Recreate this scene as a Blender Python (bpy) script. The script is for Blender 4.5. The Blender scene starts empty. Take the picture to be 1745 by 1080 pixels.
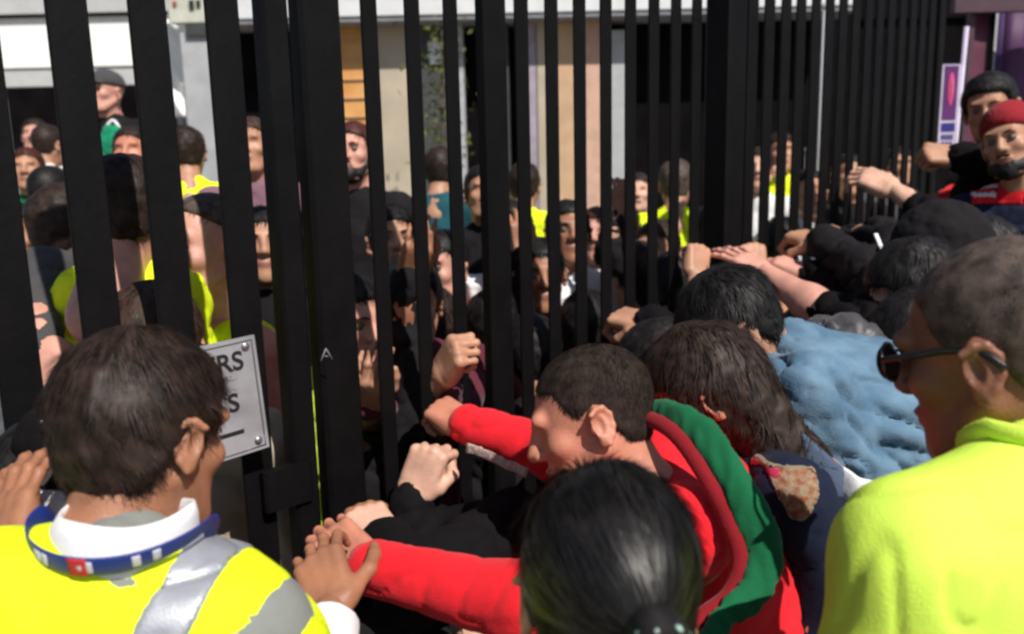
import bpy, math, random
import numpy as np
from mathutils import Vector, Matrix

random.seed(7)
RNG = np.random.default_rng(11)
SC = bpy.context.scene
COL = SC.collection

# ------------------------------------------------------------------ camera, sky, sun, exposure
FPX, CX, CY = 1400.0, 872.5, 540.0
CAM = np.array([0.0, 0.0, 1.72])
PITCH, ROLL = math.radians(10.0), math.radians(1.3)
_f = np.array([0, math.cos(PITCH), -math.sin(PITCH)])
_u0 = np.array([0, math.sin(PITCH), math.cos(PITCH)])
_r0 = np.array([1.0, 0, 0])
CU = math.cos(ROLL) * _u0 + math.sin(ROLL) * _r0
CR = math.cos(ROLL) * _r0 - math.sin(ROLL) * _u0
CF = _f
cd = bpy.data.cameras.new('camera')
cam = bpy.data.objects.new('camera', cd)
COL.objects.link(cam)
M = Matrix(((CR[0], CU[0], -CF[0], CAM[0]), (CR[1], CU[1], -CF[1], CAM[1]), (CR[2], CU[2], -CF[2], CAM[2]), (0, 0, 0, 1)))
cam.matrix_world = M
cd.sensor_width = 36.0
cd.lens = FPX / 1745.0 * 36.0
cd.clip_start, cd.clip_end = 0.05, 500
cd.dof.use_dof = True
cd.dof.focus_distance = 1.45
cd.dof.aperture_fstop = 3.4
SC.camera = cam

SUN_EL, SUN_AZ = math.radians(50), math.radians(146)      # azimuth clockwise from +Y: behind the camera, to the right
sun_dir = np.array([math.sin(SUN_AZ) * math.cos(SUN_EL), math.cos(SUN_AZ) * math.cos(SUN_EL), math.sin(SUN_EL)])
w = bpy.data.worlds.new('World'); SC.world = w; w.use_nodes = True
nt = w.node_tree; nt.nodes.clear()
sky = nt.nodes.new('ShaderNodeTexSky'); sky.sky_type = 'NISHITA'; sky.sun_disc = False
sky.sun_elevation = SUN_EL; sky.sun_rotation = SUN_AZ
bg = nt.nodes.new('ShaderNodeBackground'); bg.inputs['Strength'].default_value = 0.07
wo = nt.nodes.new('ShaderNodeOutputWorld')
nt.links.new(sky.outputs[0], bg.inputs['Color']); nt.links.new(bg.outputs[0], wo.inputs['Surface'])
sl = bpy.data.lights.new('sun', 'SUN'); sl.energy = 5.0; sl.angle = math.radians(0.5); sl.color = (1.0, 0.95, 0.88)
so = bpy.data.objects.new('sun', sl); COL.objects.link(so)
so.rotation_euler = Vector(tuple(-sun_dir)).to_track_quat('-Z', 'Y').to_euler()
SC.view_settings.view_transform = 'Standard'
try: SC.view_settings.look = 'None'
except Exception: pass
SC.view_settings.exposure = 0.12
SC.view_settings.gamma = 1.0
SC.view_settings.use_curve_mapping = False
SC.render.engine = 'CYCLES'
SC.cycles.filter_width = 2.6
SC.cycles.max_bounces = 5

def at(x, y, d):
    "a point of the place, d metres in front of the camera"
    return CAM + d * (CF + CR * ((x - CX) / FPX) + CU * ((CY - y) / FPX))
def cv(r, u, f):
    v = CR * r + CU * u + CF * f
    return v / np.linalg.norm(v)
def nrm(v):
    v = np.asarray(v, float)
    return v / max(np.linalg.norm(v), 1e-9)

# ------------------------------------------------------------------ materials
MATS = {}
def mat(name, rgb, rough=0.7, metal=0.0, var=0.12, scale=8.0, bump=0.0, bscale=300.0, spec=0.4, sheen=0.0, sss=0.0, weave=False, col2=None, emit=0):
    if name in MATS: return MATS[name]
    m = bpy.data.materials.new(name); m.use_nodes = True
    n = m.node_tree; n.nodes.clear()
    out = n.nodes.new('ShaderNodeOutputMaterial'); b = n.nodes.new('ShaderNodeBsdfPrincipled')
    n.links.new(b.outputs[0], out.inputs[0])
    b.inputs['Roughness'].default_value = rough; b.inputs['Metallic'].default_value = metal
    b.inputs['Specular IOR Level'].default_value = spec
    if sheen: b.inputs['Sheen Weight'].default_value = sheen
    if sss:
        b.inputs['Subsurface Weight'].default_value = sss; b.inputs['Subsurface Radius'].default_value = (0.012, 0.005, 0.003)
        b.inputs['Subsurface Scale'].default_value = 1.0
    tc = n.nodes.new('ShaderNodeTexCoord')
    no = n.nodes.new('ShaderNodeTexNoise'); no.inputs['Scale'].default_value = scale; no.inputs['Detail'].default_value = 5
    n.links.new(tc.outputs['Object'], no.inputs['Vector'])
    mx = n.nodes.new('ShaderNodeMix'); mx.data_type = 'RGBA'
    c1 = tuple(max(0, c * (1 - var)) for c in rgb) if col2 is None else tuple(rgb)
    c2 = tuple(min(1, c * (1 + var)) for c in rgb) if col2 is None else tuple(col2)
    mx.inputs[6].default_value = (*c1, 1); mx.inputs[7].default_value = (*c2, 1)
    mr = n.nodes.new('ShaderNodeMapRange'); mr.inputs[1].default_value = 0.35; mr.inputs[2].default_value = 0.65
    n.links.new(no.outputs[0], mr.inputs[0]); n.links.new(mr.outputs[0], mx.inputs[0])
    n.links.new(mx.outputs[2], b.inputs['Base Color'])
    if bump:
        n2 = n.nodes.new('ShaderNodeTexNoise'); n2.inputs['Scale'].default_value = bscale; n2.inputs['Detail'].default_value = 4
        n.links.new(tc.outputs['Object'], n2.inputs['Vector'])
        bp = n.nodes.new('ShaderNodeBump'); bp.inputs['Strength'].default_value = bump; bp.inputs['Distance'].default_value = 0.004
        n.links.new(n2.outputs[0], bp.inputs['Height']); n.links.new(bp.outputs[0], b.inputs['Normal'])
        rr = n.nodes.new('ShaderNodeMapRange'); rr.inputs[3].default_value = rough * 0.85; rr.inputs[4].default_value = min(1, rough * 1.15)
        n.links.new(n2.outputs[0], rr.inputs[0]); n.links.new(rr.outputs[0], b.inputs['Roughness'])
    MATS[name] = m
    return m
def skin(name, rgb): return mat('skin_' + name, rgb, rough=0.48, var=0.14, scale=22, bump=0.22, bscale=260, spec=0.42, sss=0.06)
def cloth(name, rgb, **k):
    a = dict(rough=0.85, var=0.10, scale=14, bump=0.35, bscale=420, spec=0.2, sheen=0.1); a.update(k)
    return mat('cloth_' + name, rgb, **a)
SK_PALE = skin('pale', (0.60, 0.35, 0.255)); SK_PINK = skin('pink', (0.60, 0.30, 0.23)); SK_TAN = skin('tan', (0.44, 0.225, 0.14))
SK_BROWN = skin('brown', (0.33, 0.145, 0.08)); SK_DEEP = skin('deep', (0.22, 0.09, 0.052)); SK_RUDDY = skin('ruddy', (0.50, 0.20, 0.13))
LIP = mat('lip', (0.30, 0.13, 0.10), rough=0.4)
EYEW = mat('eye_white', (0.13, 0.10, 0.09), rough=0.4); EYED = mat('eye_iris', (0.02, 0.012, 0.008), rough=0.1, spec=0.8)
def hairm(name, rgb, rough=0.55): return mat('hair_' + name, rgb, rough=rough, var=0.5, scale=50, spec=0.28)
H_BLACK = hairm('black', (0.009, 0.0075, 0.0075)); H_DARK = hairm('dark_brown', (0.024, 0.014, 0.010)); H_BROWN = hairm('brown', (0.045, 0.025, 0.016))
H_RED = hairm('auburn', (0.06, 0.018, 0.012)); H_GREY = hairm('grizzled', (0.075, 0.055, 0.045), 0.6)
HIVIS = cloth('hi_vis_yellow', (0.78, 0.93, 0.015), var=0.05, rough=0.7, sheen=0.0)
HIVIS_T = cloth('lime_yellow', (0.66, 0.90, 0.10), var=0.05, rough=0.75, sheen=0.0)
REFL = mat('reflective_tape', (0.34, 0.35, 0.39), rough=0.38, metal=0.3, var=0.1, scale=30, bump=0.2, bscale=500)
BLACKC = cloth('black', (0.006, 0.005, 0.006), sheen=0.0, spec=.12); BLACKC2 = cloth('soft_black', (0.012, 0.0105, 0.012), sheen=0.0, spec=.15)
NAVY = cloth('navy', (0.008, 0.012, 0.032), sheen=0.02); RED = cloth('red', (0.74, 0.012, 0.022), var=0.06); GREEN = cloth('green', (0.004, 0.115, 0.042))
DKGREEN = cloth('dark_green', (0.004, 0.05, 0.02))
WHITE = cloth('white', (0.78, 0.77, 0.78), var=0.04); GREYC = cloth('grey', (0.22, 0.23, 0.21)); DGREY = cloth('charcoal', (0.06, 0.058, 0.06))
DENIM = cloth('denim', (0.075, 0.15, 0.235), var=0.0, col2=(0.15, 0.25, 0.345), scale=12, bump=0.5, bscale=380)
DENIM_D = cloth('dark_denim', (0.07, 0.10, 0.16), scale=9)
ORANGE = cloth('orange', (0.72, 0.14, 0.04)); LILAC = cloth('lilac', (0.20, 0.105, 0.135)); TEAL = cloth('teal', (0.01, 0.07, 0.09)); SALMON = cloth('salmon', (0.6, 0.25, 0.2))
TRS = cloth('trousers', (0.03, 0.03, 0.04)); SHOE = mat('shoe_leather', (0.03, 0.028, 0.026), rough=0.5)
BAR = mat('black_gate_paint', (0.0032, 0.0028, 0.0032), rough=0.6, var=0.3, scale=12, bump=0.15, bscale=90, spec=0.14)
STEEL = mat('brushed_steel', (0.5, 0.5, 0.52), rough=0.3, metal=0.9); GOLD = mat('warm_metal', (0.6, 0.5, 0.32), rough=0.3, metal=0.9)
GLASSF = mat('spectacle_frame', (0.01, 0.009, 0.011), rough=0.25, spec=0.6)

# ------------------------------------------------------------------ numeric helpers
def vnoise(P):
    I = np.floor(P).astype(np.int64); F = P - I; F = F * F * (3 - 2 * F)
    def h(a, b, c):
        x = (a * 73856093) ^ (b * 19349663) ^ (c * 83492791)
        x = (x ^ (x >> 13)) * 1274126177 & 0x7fffffff
        return ((x ^ (x >> 16)) & 0xffff) / 65535.0
    r = 0
    for dx in (0, 1):
        for dy in (0, 1):
            for dz in (0, 1):
                wgt = (F[:, 0] if dx else 1 - F[:, 0]) * (F[:, 1] if dy else 1 - F[:, 1]) * (F[:, 2] if dz else 1 - F[:, 2])
                r = r + wgt * h(I[:, 0] + dx, I[:, 1] + dy, I[:, 2] + dz)
    return r * 2 - 1
def ridged(P): return 1 - 2 * np.abs(vnoise(P) * 0.65 + 0.35 * vnoise(P * 2.1 + 7.7))

def make_mesh(name, V, F, mats, midx=None, smooth=True):
    me = bpy.data.meshes.new(name)
    V = np.asarray(V, np.float32); F = np.asarray(F, np.int32)
    me.vertices.add(len(V)); me.vertices.foreach_set('co', V.ravel())
    k = F.shape[1]
    me.loops.add(F.size); me.loops.foreach_set('vertex_index', F.ravel())
    me.polygons.add(len(F)); me.polygons.foreach_set('loop_start', np.arange(0, F.size, k, dtype=np.int32))
    try: me.polygons.foreach_set('loop_total', np.full(len(F), k, np.int32))
    except Exception: pass
    me.polygons.foreach_set('use_smooth', np.full(len(F), smooth, bool))
    if not isinstance(mats, (list, tuple)): mats = [mats]
    for m in mats: me.materials.append(m)
    if midx is not None: me.polygons.foreach_set('material_index', np.asarray(midx, np.int32))
    me.update(calc_edges=True)
    return me
def link(name, me, parent=None):
    o = bpy.data.objects.new(name, me); COL.objects.link(o)
    if parent is not None:
        o.parent = parent; o.matrix_parent_inverse = parent.matrix_world.inverted() if False else Matrix.Identity(4)
    return o
def tag(o, label=None, cat=None, group=None, kind=None):
    if label: o['label'] = label
    if cat: o['category'] = cat
    if group: o['group'] = group
    if kind: o['kind'] = kind
    return o
def empty(name, loc):
    o = bpy.data.objects.new(name, None); COL.objects.link(o); o.location = tuple(loc); o.empty_display_size = 0.1
    return o
def child(name, V, F, mats, parent, midx=None, smooth=True):
    "mesh given in world coordinates, stored relative to its parent"
    L = np.zeros(3); p = parent
    while p is not None:
        L = L + np.array(p.location); p = p.parent
    return link(name, make_mesh(name, np.asarray(V) - L, F, mats, midx, smooth), parent)

def vnormals(V, F):
    a = V[F[:, 1]] - V[F[:, 0]]; b = V[F[:, 2]] - V[F[:, 0]]
    n = np.cross(a, b); N = np.zeros_like(V)
    for k in range(F.shape[1]): np.add.at(N, F[:, k], n)
    return N / np.maximum(np.linalg.norm(N, axis=1, keepdims=True), 1e-12)

class Field:
    "signed distance field on a grid, polygonised with surface nets"
    def __init__(s, res): s.res = res; s.p = []
    def _add(s, fn, lo, hi, k, op): s.p.append((fn, np.asarray(lo, float), np.asarray(hi, float), k, op)); return s
    def cap(s, a, b, ra, rb, k=0.02, op='u', flat=None):
        a = np.asarray(a, float); b = np.asarray(b, float); rb = ra if rb is None else rb; ab = b - a; L2 = max(ab @ ab, 1e-12)
        def fn(P):
            Q = P - a
            t = np.clip(Q @ ab / L2, 0, 1)
            D = Q - t[..., None] * ab
            if flat is not None:
                n, fac = flat; dn = D @ n; D = D + (dn * (fac - 1))[..., None] * n
            return np.linalg.norm(D, axis=-1) - (ra + (rb - ra) * t)
        R = max(ra, rb)
        return s._add(fn, np.minimum(a, b) - R, np.maximum(a, b) + R, k, op)
    def ell(s, c, r, R=None, k=0.02, op='u'):
        c = np.asarray(c, float); r = np.asarray(r, float); R = np.eye(3) if R is None else np.asarray(R)   # rows of R: the axes
        def fn(P):
            Q = (P - c) @ R.T
            k0 = np.linalg.norm(Q / r, axis=-1); k1 = np.linalg.norm(Q / (r * r), axis=-1)
            return np.where(k1 < 1e-9, -r.min(), k0 * (k0 - 1) / np.maximum(k1, 1e-9))
        m = np.sqrt(((R * r[:, None]) ** 2).sum(0))
        return s._add(fn, c - m, c + m, k, op)
    def box(s, c, hs, R=None, rd=0.0, k=0.01, op='u'):
        c = np.asarray(c, float); hs = np.asarray(hs, float); R = np.eye(3) if R is None else np.asarray(R)
        def fn(P):
            q = np.abs((P - c) @ R.T) - (hs - rd)
            return np.linalg.norm(np.maximum(q, 0), axis=-1) + np.minimum(q.max(-1), 0) - rd
        m = np.abs(R * hs[:, None]).sum(0)
        return s._add(fn, c - m, c + m, k, op)
    def fun(s, fn, op='i', k=0.004): return s._add(fn, None if False else (0, 0, 0), (0, 0, 0), k, op)
    def build(s, bounds=None):
        h = s.res
        us = [q for q in s.p if q[4] == 'u']
        lo = np.min([q[1] for q in us], 0) - 3 * h - 0.01; hi = np.max([q[2] for q in us], 0) + 3 * h + 0.01
        if bounds is not None: lo = np.maximum(lo, bounds[0]); hi = np.minimum(hi, bounds[1])
        n = np.ceil((hi - lo) / h).astype(int) + 1
        F = np.full(n, 0.2, np.float32)
        ax = [lo[i] + h * np.arange(n[i]) for i in range(3)]
        for fn, a, b, k, op in s.p:
            if op == 'i' or op == 'add': i0 = [0, 0, 0]; i1 = list(n)
            else:
                i0 = np.clip(((a - k - 2 * h - lo) / h).astype(int), 0, n - 1); i1 = np.clip(((b + k + 2 * h - lo) / h).astype(int) + 2, 1, n)
            if any(i1[i] <= i0[i] for i in range(3)): continue
            sl = tuple(slice(i0[i], i1[i]) for i in range(3))
            G = np.stack(np.meshgrid(*[ax[i][sl[i]] for i in range(3)], indexing='ij'), -1)
            d = fn(G).astype(np.float32); f = F[sl]
            if op == 'u':
                t = np.maximum(k - np.abs(f - d), 0) / max(k, 1e-6); F[sl] = np.minimum(f, d) - t * t * k * 0.25
            elif op == 's':
                d = -d; t = np.maximum(k - np.abs(f - d), 0) / max(k, 1e-6); F[sl] = np.maximum(f, d) + t * t * k * 0.25
            elif op == 'add': F[sl] = f + d
            else:
                t = np.maximum(k - np.abs(f - d), 0) / max(k, 1e-6); F[sl] = np.maximum(f, d) + t * t * k * 0.25
        F[0] = F[-1] = 0.2; F[:, 0] = F[:, -1] = 0.2; F[:, :, 0] = F[:, :, -1] = 0.2
        return surfnet(F, lo, h)

def surfnet(F, lo, h):
    S = F < 0
    c = [(i, j, k) for i in (0, 1) for j in (0, 1) for k in (0, 1)]
    n = np.array(F.shape)
    cs = lambda A, o: A[o[0]:n[0] - 1 + o[0], o[1]:n[1] - 1 + o[1], o[2]:n[2] - 1 + o[2]]
    cnt = sum(cs(S, o).astype(np.int8) for o in c)
    act = np.argwhere((cnt > 0) & (cnt < 8))
    if len(act) == 0: return np.zeros((0, 3)), np.zeros((0, 4), int)
    pos = np.zeros((len(act), 3)); m = np.zeros(len(act))
    val = {o: F[act[:, 0] + o[0], act[:, 1] + o[1], act[:, 2] + o[2]] for o in c}
    for o in c:
        for a in range(3):
            if o[a] == 0:
                q = list(o); q[a] = 1; q = tuple(q)
                v0, v1 = val[o], val[q]; cr = (v0 < 0) != (v1 < 0)
                t = np.where(cr, v0 / np.where(cr, v0 - v1, 1), 0)
                p = np.array(o, float)[None] + np.eye(3)[a][None] * t[:, None]
                pos += p * cr[:, None]; m += cr
    V = lo + h * (act + pos / m[:, None])
    vid = np.full(n - 1, -1, np.int64); vid[act[:, 0], act[:, 1], act[:, 2]] = np.arange(len(act))
    Fs = []
    for a in range(3):
        b, d = (a + 1) % 3, (a + 2) % 3
        sa = [slice(None)] * 3; sb = [slice(None)] * 3; sa[a] = slice(0, -1); sb[a] = slice(1, None)
        A = S[tuple(sa)]; B = S[tuple(sb)]
        e = np.argwhere(A != B); e = e[(e[:, b] > 0) & (e[:, d] > 0) & (e[:, b] < n[b] - 1) & (e[:, d] < n[d] - 1)]
        if len(e) == 0: continue
        flip = A[e[:, 0], e[:, 1], e[:, 2]]
        def g(ob, od):
            q = e.copy(); q[:, b] -= ob; q[:, d] -= od; return vid[q[:, 0], q[:, 1], q[:, 2]]
        Q = np.stack([g(1, 1), g(0, 1), g(0, 0), g(1, 0)], 1)
        Q = np.where(flip[:, None], Q, Q[:, ::-1]); Fs.append(Q)
    Fs = np.concatenate(Fs); Fs = Fs[(Fs >= 0).all(1)]
    return V, Fs

def merge(parts):
    "parts: list of (V, F, material index or array)"
    Vs, Fs, Ms, o = [], [], [], 0
    for V, F, m in parts:
        if len(V) == 0: continue
        Vs.append(V); Fs.append(F + o); o += len(V)
        Ms.append(np.full(len(F), m) if np.isscalar(m) else m)
    return np.concatenate(Vs), np.concatenate(Fs), np.concatenate(Ms)

def box_mesh(c, hs, R=None, bev=0.0):
    R = np.eye(3) if R is None else np.asarray(R); hs = np.asarray(hs, float)
    b = min(bev, hs.min() * 0.45)
    if b <= 0:
        V = np.array([(x, y, z) for x in (-1, 1) for y in (-1, 1) for z in (-1, 1)], float) * hs
        F = np.array([(0, 1, 3, 2), (4, 6, 7, 5), (0, 4, 5, 1), (2, 3, 7, 6), (0, 2, 6, 4), (1, 5, 7, 3)])
    else:       # long axis z, bevelled vertical edges: an eight-sided prism
        x, y = hs[0], hs[1]
        ring = [(x - b, -y), (x, -y + b), (x, y - b), (x - b, y), (-x + b, y), (-x, y - b), (-x, -y + b), (-x + b, -y)]
        V = np.array([(p[0], p[1], z) for z in (-hs[2], hs[2]) for p in ring])
        F = [(i, (i + 1) % 8, 8 + (i + 1) % 8, 8 + i) for i in range(8)]
        F += [(8, 9, 10, 11), (8, 11, 12, 15), (12, 13, 14, 15), (3, 2, 1, 0), (7, 4, 3, 0), (7, 6, 5, 4)]
        F = np.array(F)
    return V @ R + np.asarray(c), F

def tube(pts, r, n=8, flat=None, closed=False, r2=None):
    "sweep an ellipse along a polyline; flat = (axis, radius along that axis)"
    P = np.asarray(pts, float); m = len(P)
    rr = np.full(m, r) if np.isscalar(r) else np.asarray(r, float)
    T = np.gradient(P, axis=0) if not closed else np.roll(P, -1, 0) - np.roll(P, 1, 0)
    T /= np.maximum(np.linalg.norm(T, axis=1, keepdims=True), 1e-9)
    V = []; ref = np.array([0.13, 0.2, 1.0])
    for i in range(m):
        if flat is not None:
            A = flat[0][i] if np.ndim(flat[0]) == 2 else flat[0]
            A = nrm(A - T[i] * (A @ T[i])); B = np.cross(T[i], A); ra, rb = flat[1], rr[i]
        else:
            A = nrm(np.cross(T[i], ref)); B = np.cross(T[i], A); ra = rb = rr[i]
        for k in range(n):
            t = 2 * math.pi * k / n; V.append(P[i] + A * math.cos(t) * ra + B * math.sin(t) * rb)
    F = []
    for i in range(m if closed else m - 1):
        j = (i + 1) % m
        for k in range(n): F.append((i * n + k, i * n + (k + 1) % n, j * n + (k + 1) % n, j * n + k))
    V = np.array(V)
    if not closed:
        for i in (0, m - 1):
            c = len(V); V = np.vstack([V, P[i]])
            for k in range(0, n, 2):
                q = (i * n + k, i * n + (k + 1) % n, i * n + (k + 2) % n, c); F.append(q if i else q[::-1])
    return V, np.array(F)
def spline(pts, n=24):
    P = np.asarray(pts, float); P = np.vstack([2 * P[0] - P[1], P, 2 * P[-1] - P[-2]]); out = []
    segs = len(P) - 3; per = max(2, n // segs)
    for i in range(segs):
        a, b, c, d = P[i:i + 4]
        for t in np.linspace(0, 1, per, endpoint=False):
            out.append(0.5 * ((2 * b) + (c - a) * t + (2 * a - 5 * b + 4 * c - d) * t * t + (3 * b - a - 3 * c + d) * t ** 3))
    out.append(P[-2]); return np.array(out)

# ------------------------------------------------------------------ heads (local: x right of the face, y forward, z up, origin between the ears)
def head_field(res, ears=True, jaw=1.0):
    f = Field(res)
    f.ell((0, -.012, .035), (.076, .097, .086), k=.02)
    f.ell((0, .03, -.03), (.058, .066, .086), k=.03)
    f.ell((0, .046, -.082), (.042 * jaw, .045, .036), k=.03)
    f.ell((0, .083, -.104), (.02, .014, .016), k=.025)
    for s in (-1, 1):
        f.ell((s * .043, .062, -.02), (.02, .022, .018), k=.02)                    # cheekbone
        f.cap((s * .062, .0, -.045), (s * .036, .062, -.097), .013, .012, k=.025)   # jaw line
    f.cap((-.036, .086, .03), (.036, .086, .03), .011, .011, k=.018)
    for s in (-1, 1): f.ell((s * .031, .104, .008), (.018, .016, .013), k=.012, op='s')
    f.cap((0, .094, .016), (0, .112, -.022), .0085, .0125, k=.012)
    for s in (-1, 1): f.ell((s * .013, .103, -.026), (.009, .011, .009), k=.008)
    f.ell((0, .094, -.055), (.025, .010, .0065), k=.006); f.ell((0, .092, -.066), (.021, .010, .0075), k=.006)
    f.cap((-.024, .104, -.0602), (.024, .104, -.0602), .0022, .0022, k=.003, op='s')
    f.cap((0, -.02, -.03), (0, -.042, -.20), .052, .058, k=.03)
    f.cap((0, -.05, -.17), (0, -.07, -.24), .058, .066, k=.04)
    f.cap((-.022, .02, -.1), (-.012, .0, -.2), .012, .012, k=.03); f.cap((.022, .02, -.1), (.012, .0, -.2), .012, .012, k=.03)
    if ears:
        for s in (-1, 1):
            R = np.array([nrm((s * .86, -.5, 0.1)), nrm((s * .5, .86, .0)), (0, 0, 1)]); R[2] = np.cross(R[0], R[1]) * (1 if s > 0 else 1)
            c = np.array((s * .082, -.008, -.004))
            f.ell(c, (.0085, .017, .030), R, k=.008)
            f.ell(c + np.array((s * .010, .003, -.003)), (.0075, .0095, .016), R, k=.004, op='s')
            arc = [(.014, .012), (.020, .0), (.019, -.012), (.008, -.021), (-.008, -.02), (-.02, -.013), (-.030, -.004)]
            pts = [c + np.array((s * .0075, 0, 0)) + R[1] * b + np.array((0, 0, a * 1.15)) - R[1] * .0 for a, b in arc]
            for p, q in zip(pts[:-1], pts[1:]): f.cap(p, q, .0042, .0042, k=.005)
            f.ell(c + np.array((s * .002, .004, -.028)), (.006, .008, .010), k=.006)
            f.ell(c + np.array((s * .002, .014, -.006)), (.005, .005, .007), k=.004)
    return f
HEADS = {}
def head_mesh(level):
    if level not in HEADS:
        res = {'near': .0027, 'mid': .004, 'far': .0065}[level]
        V, F = head_field(res).build()
        c = V[F].mean(1); mi = np.zeros(len(F), int)
        lip = (np.abs(c[:, 0]) < .024) & (c[:, 1] > .092) & (c[:, 2] < -.049) & (c[:, 2] > -.074); mi[lip] = 1
        HEADS[level] = (V, F, mi)
    return HEADS[level]
def uvsphere(c, r, n=10):
    V = []; F = []
    for i in range(n + 1):
        a = math.pi * i / n
        for j in range(2 * n): b = math.pi * j / n; V.append((c[0] + r * math.sin(a) * math.cos(b), c[1] + r * math.sin(a) * math.sin(b), c[2] + r * math.cos(a)))
    for i in range(n):
        for j in range(2 * n): F.append((i * 2 * n + j, (i + 1) * 2 * n + j, (i + 1) * 2 * n + (j + 1) % (2 * n), i * 2 * n + (j + 1) % (2 * n)))
    return np.array(V), np.array(F)
def eyes():
    P = []
    for s in (-1, 1):
        V, F = uvsphere((s * .031, .0818, .008), .0125)
        c = V[F].mean(1); P.append((V, F, np.where((c[:, 1] > .0950), 3, 2)))
    return merge(P)

def zline(style):
    # hair limit height as a function of y (forward) and |x|
    if style == 'cropped': ys, zs = [-.12, -.08, -.045, -.02, .0, .018, .03, .05, .07, .085, .12], [-.062, -.062, -.05, -.01, .02, .01, .01, .055, .066, .078, .085]
    elif style == 'bun': ys, zs = [-.12, -.08, -.04, -.01, .01, .03, .06, .09, .12], [-.075, -.075, -.05, .0, .02, .03, .05, .075, .08]
    elif style == 'crown': ys, zs = [-.12, -.07, -.04, .0, .02, .045, .07, .12], [-.01, .0, .02, .045, .055, .07, .088, .10]
    else: ys, zs = [-.12, -.08, -.045, -.02, .0, .018, .03, .05, .07, .085, .12], [-.082, -.082, -.07, -.012, .022, .0, -.004, .052, .062, .072, .08]
    return lambda y: np.interp(y, ys, zs)
def hair_mesh(style, level, thick=.014, lump=.004, seed=0, grow=(0, 0, 0)):
    res = {'near': .0034, 'mid': .0045, 'far': .007}[level]
    f = Field(res); z = zline(style); g = np.array(grow)
    f.ell(np.array((0, -.012, .035)) + g * .5, np.array((.076, .097, .086)) + thick + np.abs(g) * .5, k=.02)
    f.ell((0, -.03, -.03), (.058 + thick * .6, .055 + thick * .6, .06), k=.03)
    if style == 'bun':
        f.ell((0, -.03, .02), (.083, .092, .082), k=.02)
    if style == 'long':
        f.cap((0, -.045, .0), (0, -.06, -.20), .085, .075, k=.04)
    if style == 'long':
        f.fun(lambda P: np.where(P[..., 1] > .03, (z(P[..., 1]) - P[..., 2]), -.05) * .8)
    else:
        f.fun(lambda P: (z(P[..., 1]) - P[..., 2]) * .7, k=.012)
    V, F = f.build()
    N = vnormals(V, F); fr = 34 if style != 'bun' else 20
    V = V + N * (lump * vnoise(V * fr + seed) + lump * .5 * vnoise(V * fr * 2.3 + seed))[:, None]
    return V, F
def strands(V, F, n, length, width, flow, lift=.25, curl=.3, seed=0, segs=4, region=None):
    r = np.random.default_rng(seed)
    N = vnormals(V, F)
    idx = np.arange(len(F)) if region is None else np.where(region(V[F].mean(1)))[0]
    if len(idx) == 0: return np.zeros((0, 3)), np.zeros((0, 4), int)
    fi = r.choice(idx, n); wts = r.random((n, 4)); wts /= wts.sum(1, keepdims=True)
    P = (V[F[fi]] * wts[..., None]).sum(1); Nn = N[F[fi, 0]]
    base = flow(P)
    base = base - (base * Nn).sum(1, keepdims=True) * Nn
    base /= np.maximum(np.linalg.norm(base, axis=1, keepdims=True), 1e-6)
    # locks: neighbouring strands share their deviation
    lock = np.stack([vnoise(P * 45 + 3.1 + i * 9) for i in range(3)], 1)
    d = base + Nn * (lift * r.uniform(.3, 1.2, n))[:, None] + lock * curl + r.normal(0, curl * .25, (n, 3))
    d /= np.linalg.norm(d, axis=1, keepdims=True)
    L = length * r.uniform(.5, 1.15, n); st = (L / segs)[:, None]
    pts = [P - Nn * .002]
    for s in range(segs):
        pts.append(pts[-1] + d * st)
        q = pts[-1] - np.array((0, -.012, .02)); q /= np.linalg.norm(q, axis=1, keepdims=True)
        d = d - np.maximum((d * q).sum(1, keepdims=True), 0) * q * .55 + lock * curl * .3 * np.sin(s * 2.0)
        d /= np.linalg.norm(d, axis=1, keepdims=True)
    pts = np.stack(pts, 1)
    side = np.cross(d, Nn); side /= np.maximum(np.linalg.norm(side, axis=1, keepdims=True), 1e-6)
    wd = width * np.linspace(1, .25, segs + 1)[None, :, None] * r.uniform(.6, 1.3, (n, 1, 1))
    A = pts + side[:, None] * wd; B = pts - side[:, None] * wd
    VV = np.stack([A, B], 2).reshape(-1, 3)
    k = np.arange(n)[:, None] * (segs + 1) * 2 + np.arange(segs)[None] * 2
    FF = np.stack([k, k + 1, k + 3, k + 2], -1).reshape(-1, 4)
    return VV, FF

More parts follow.
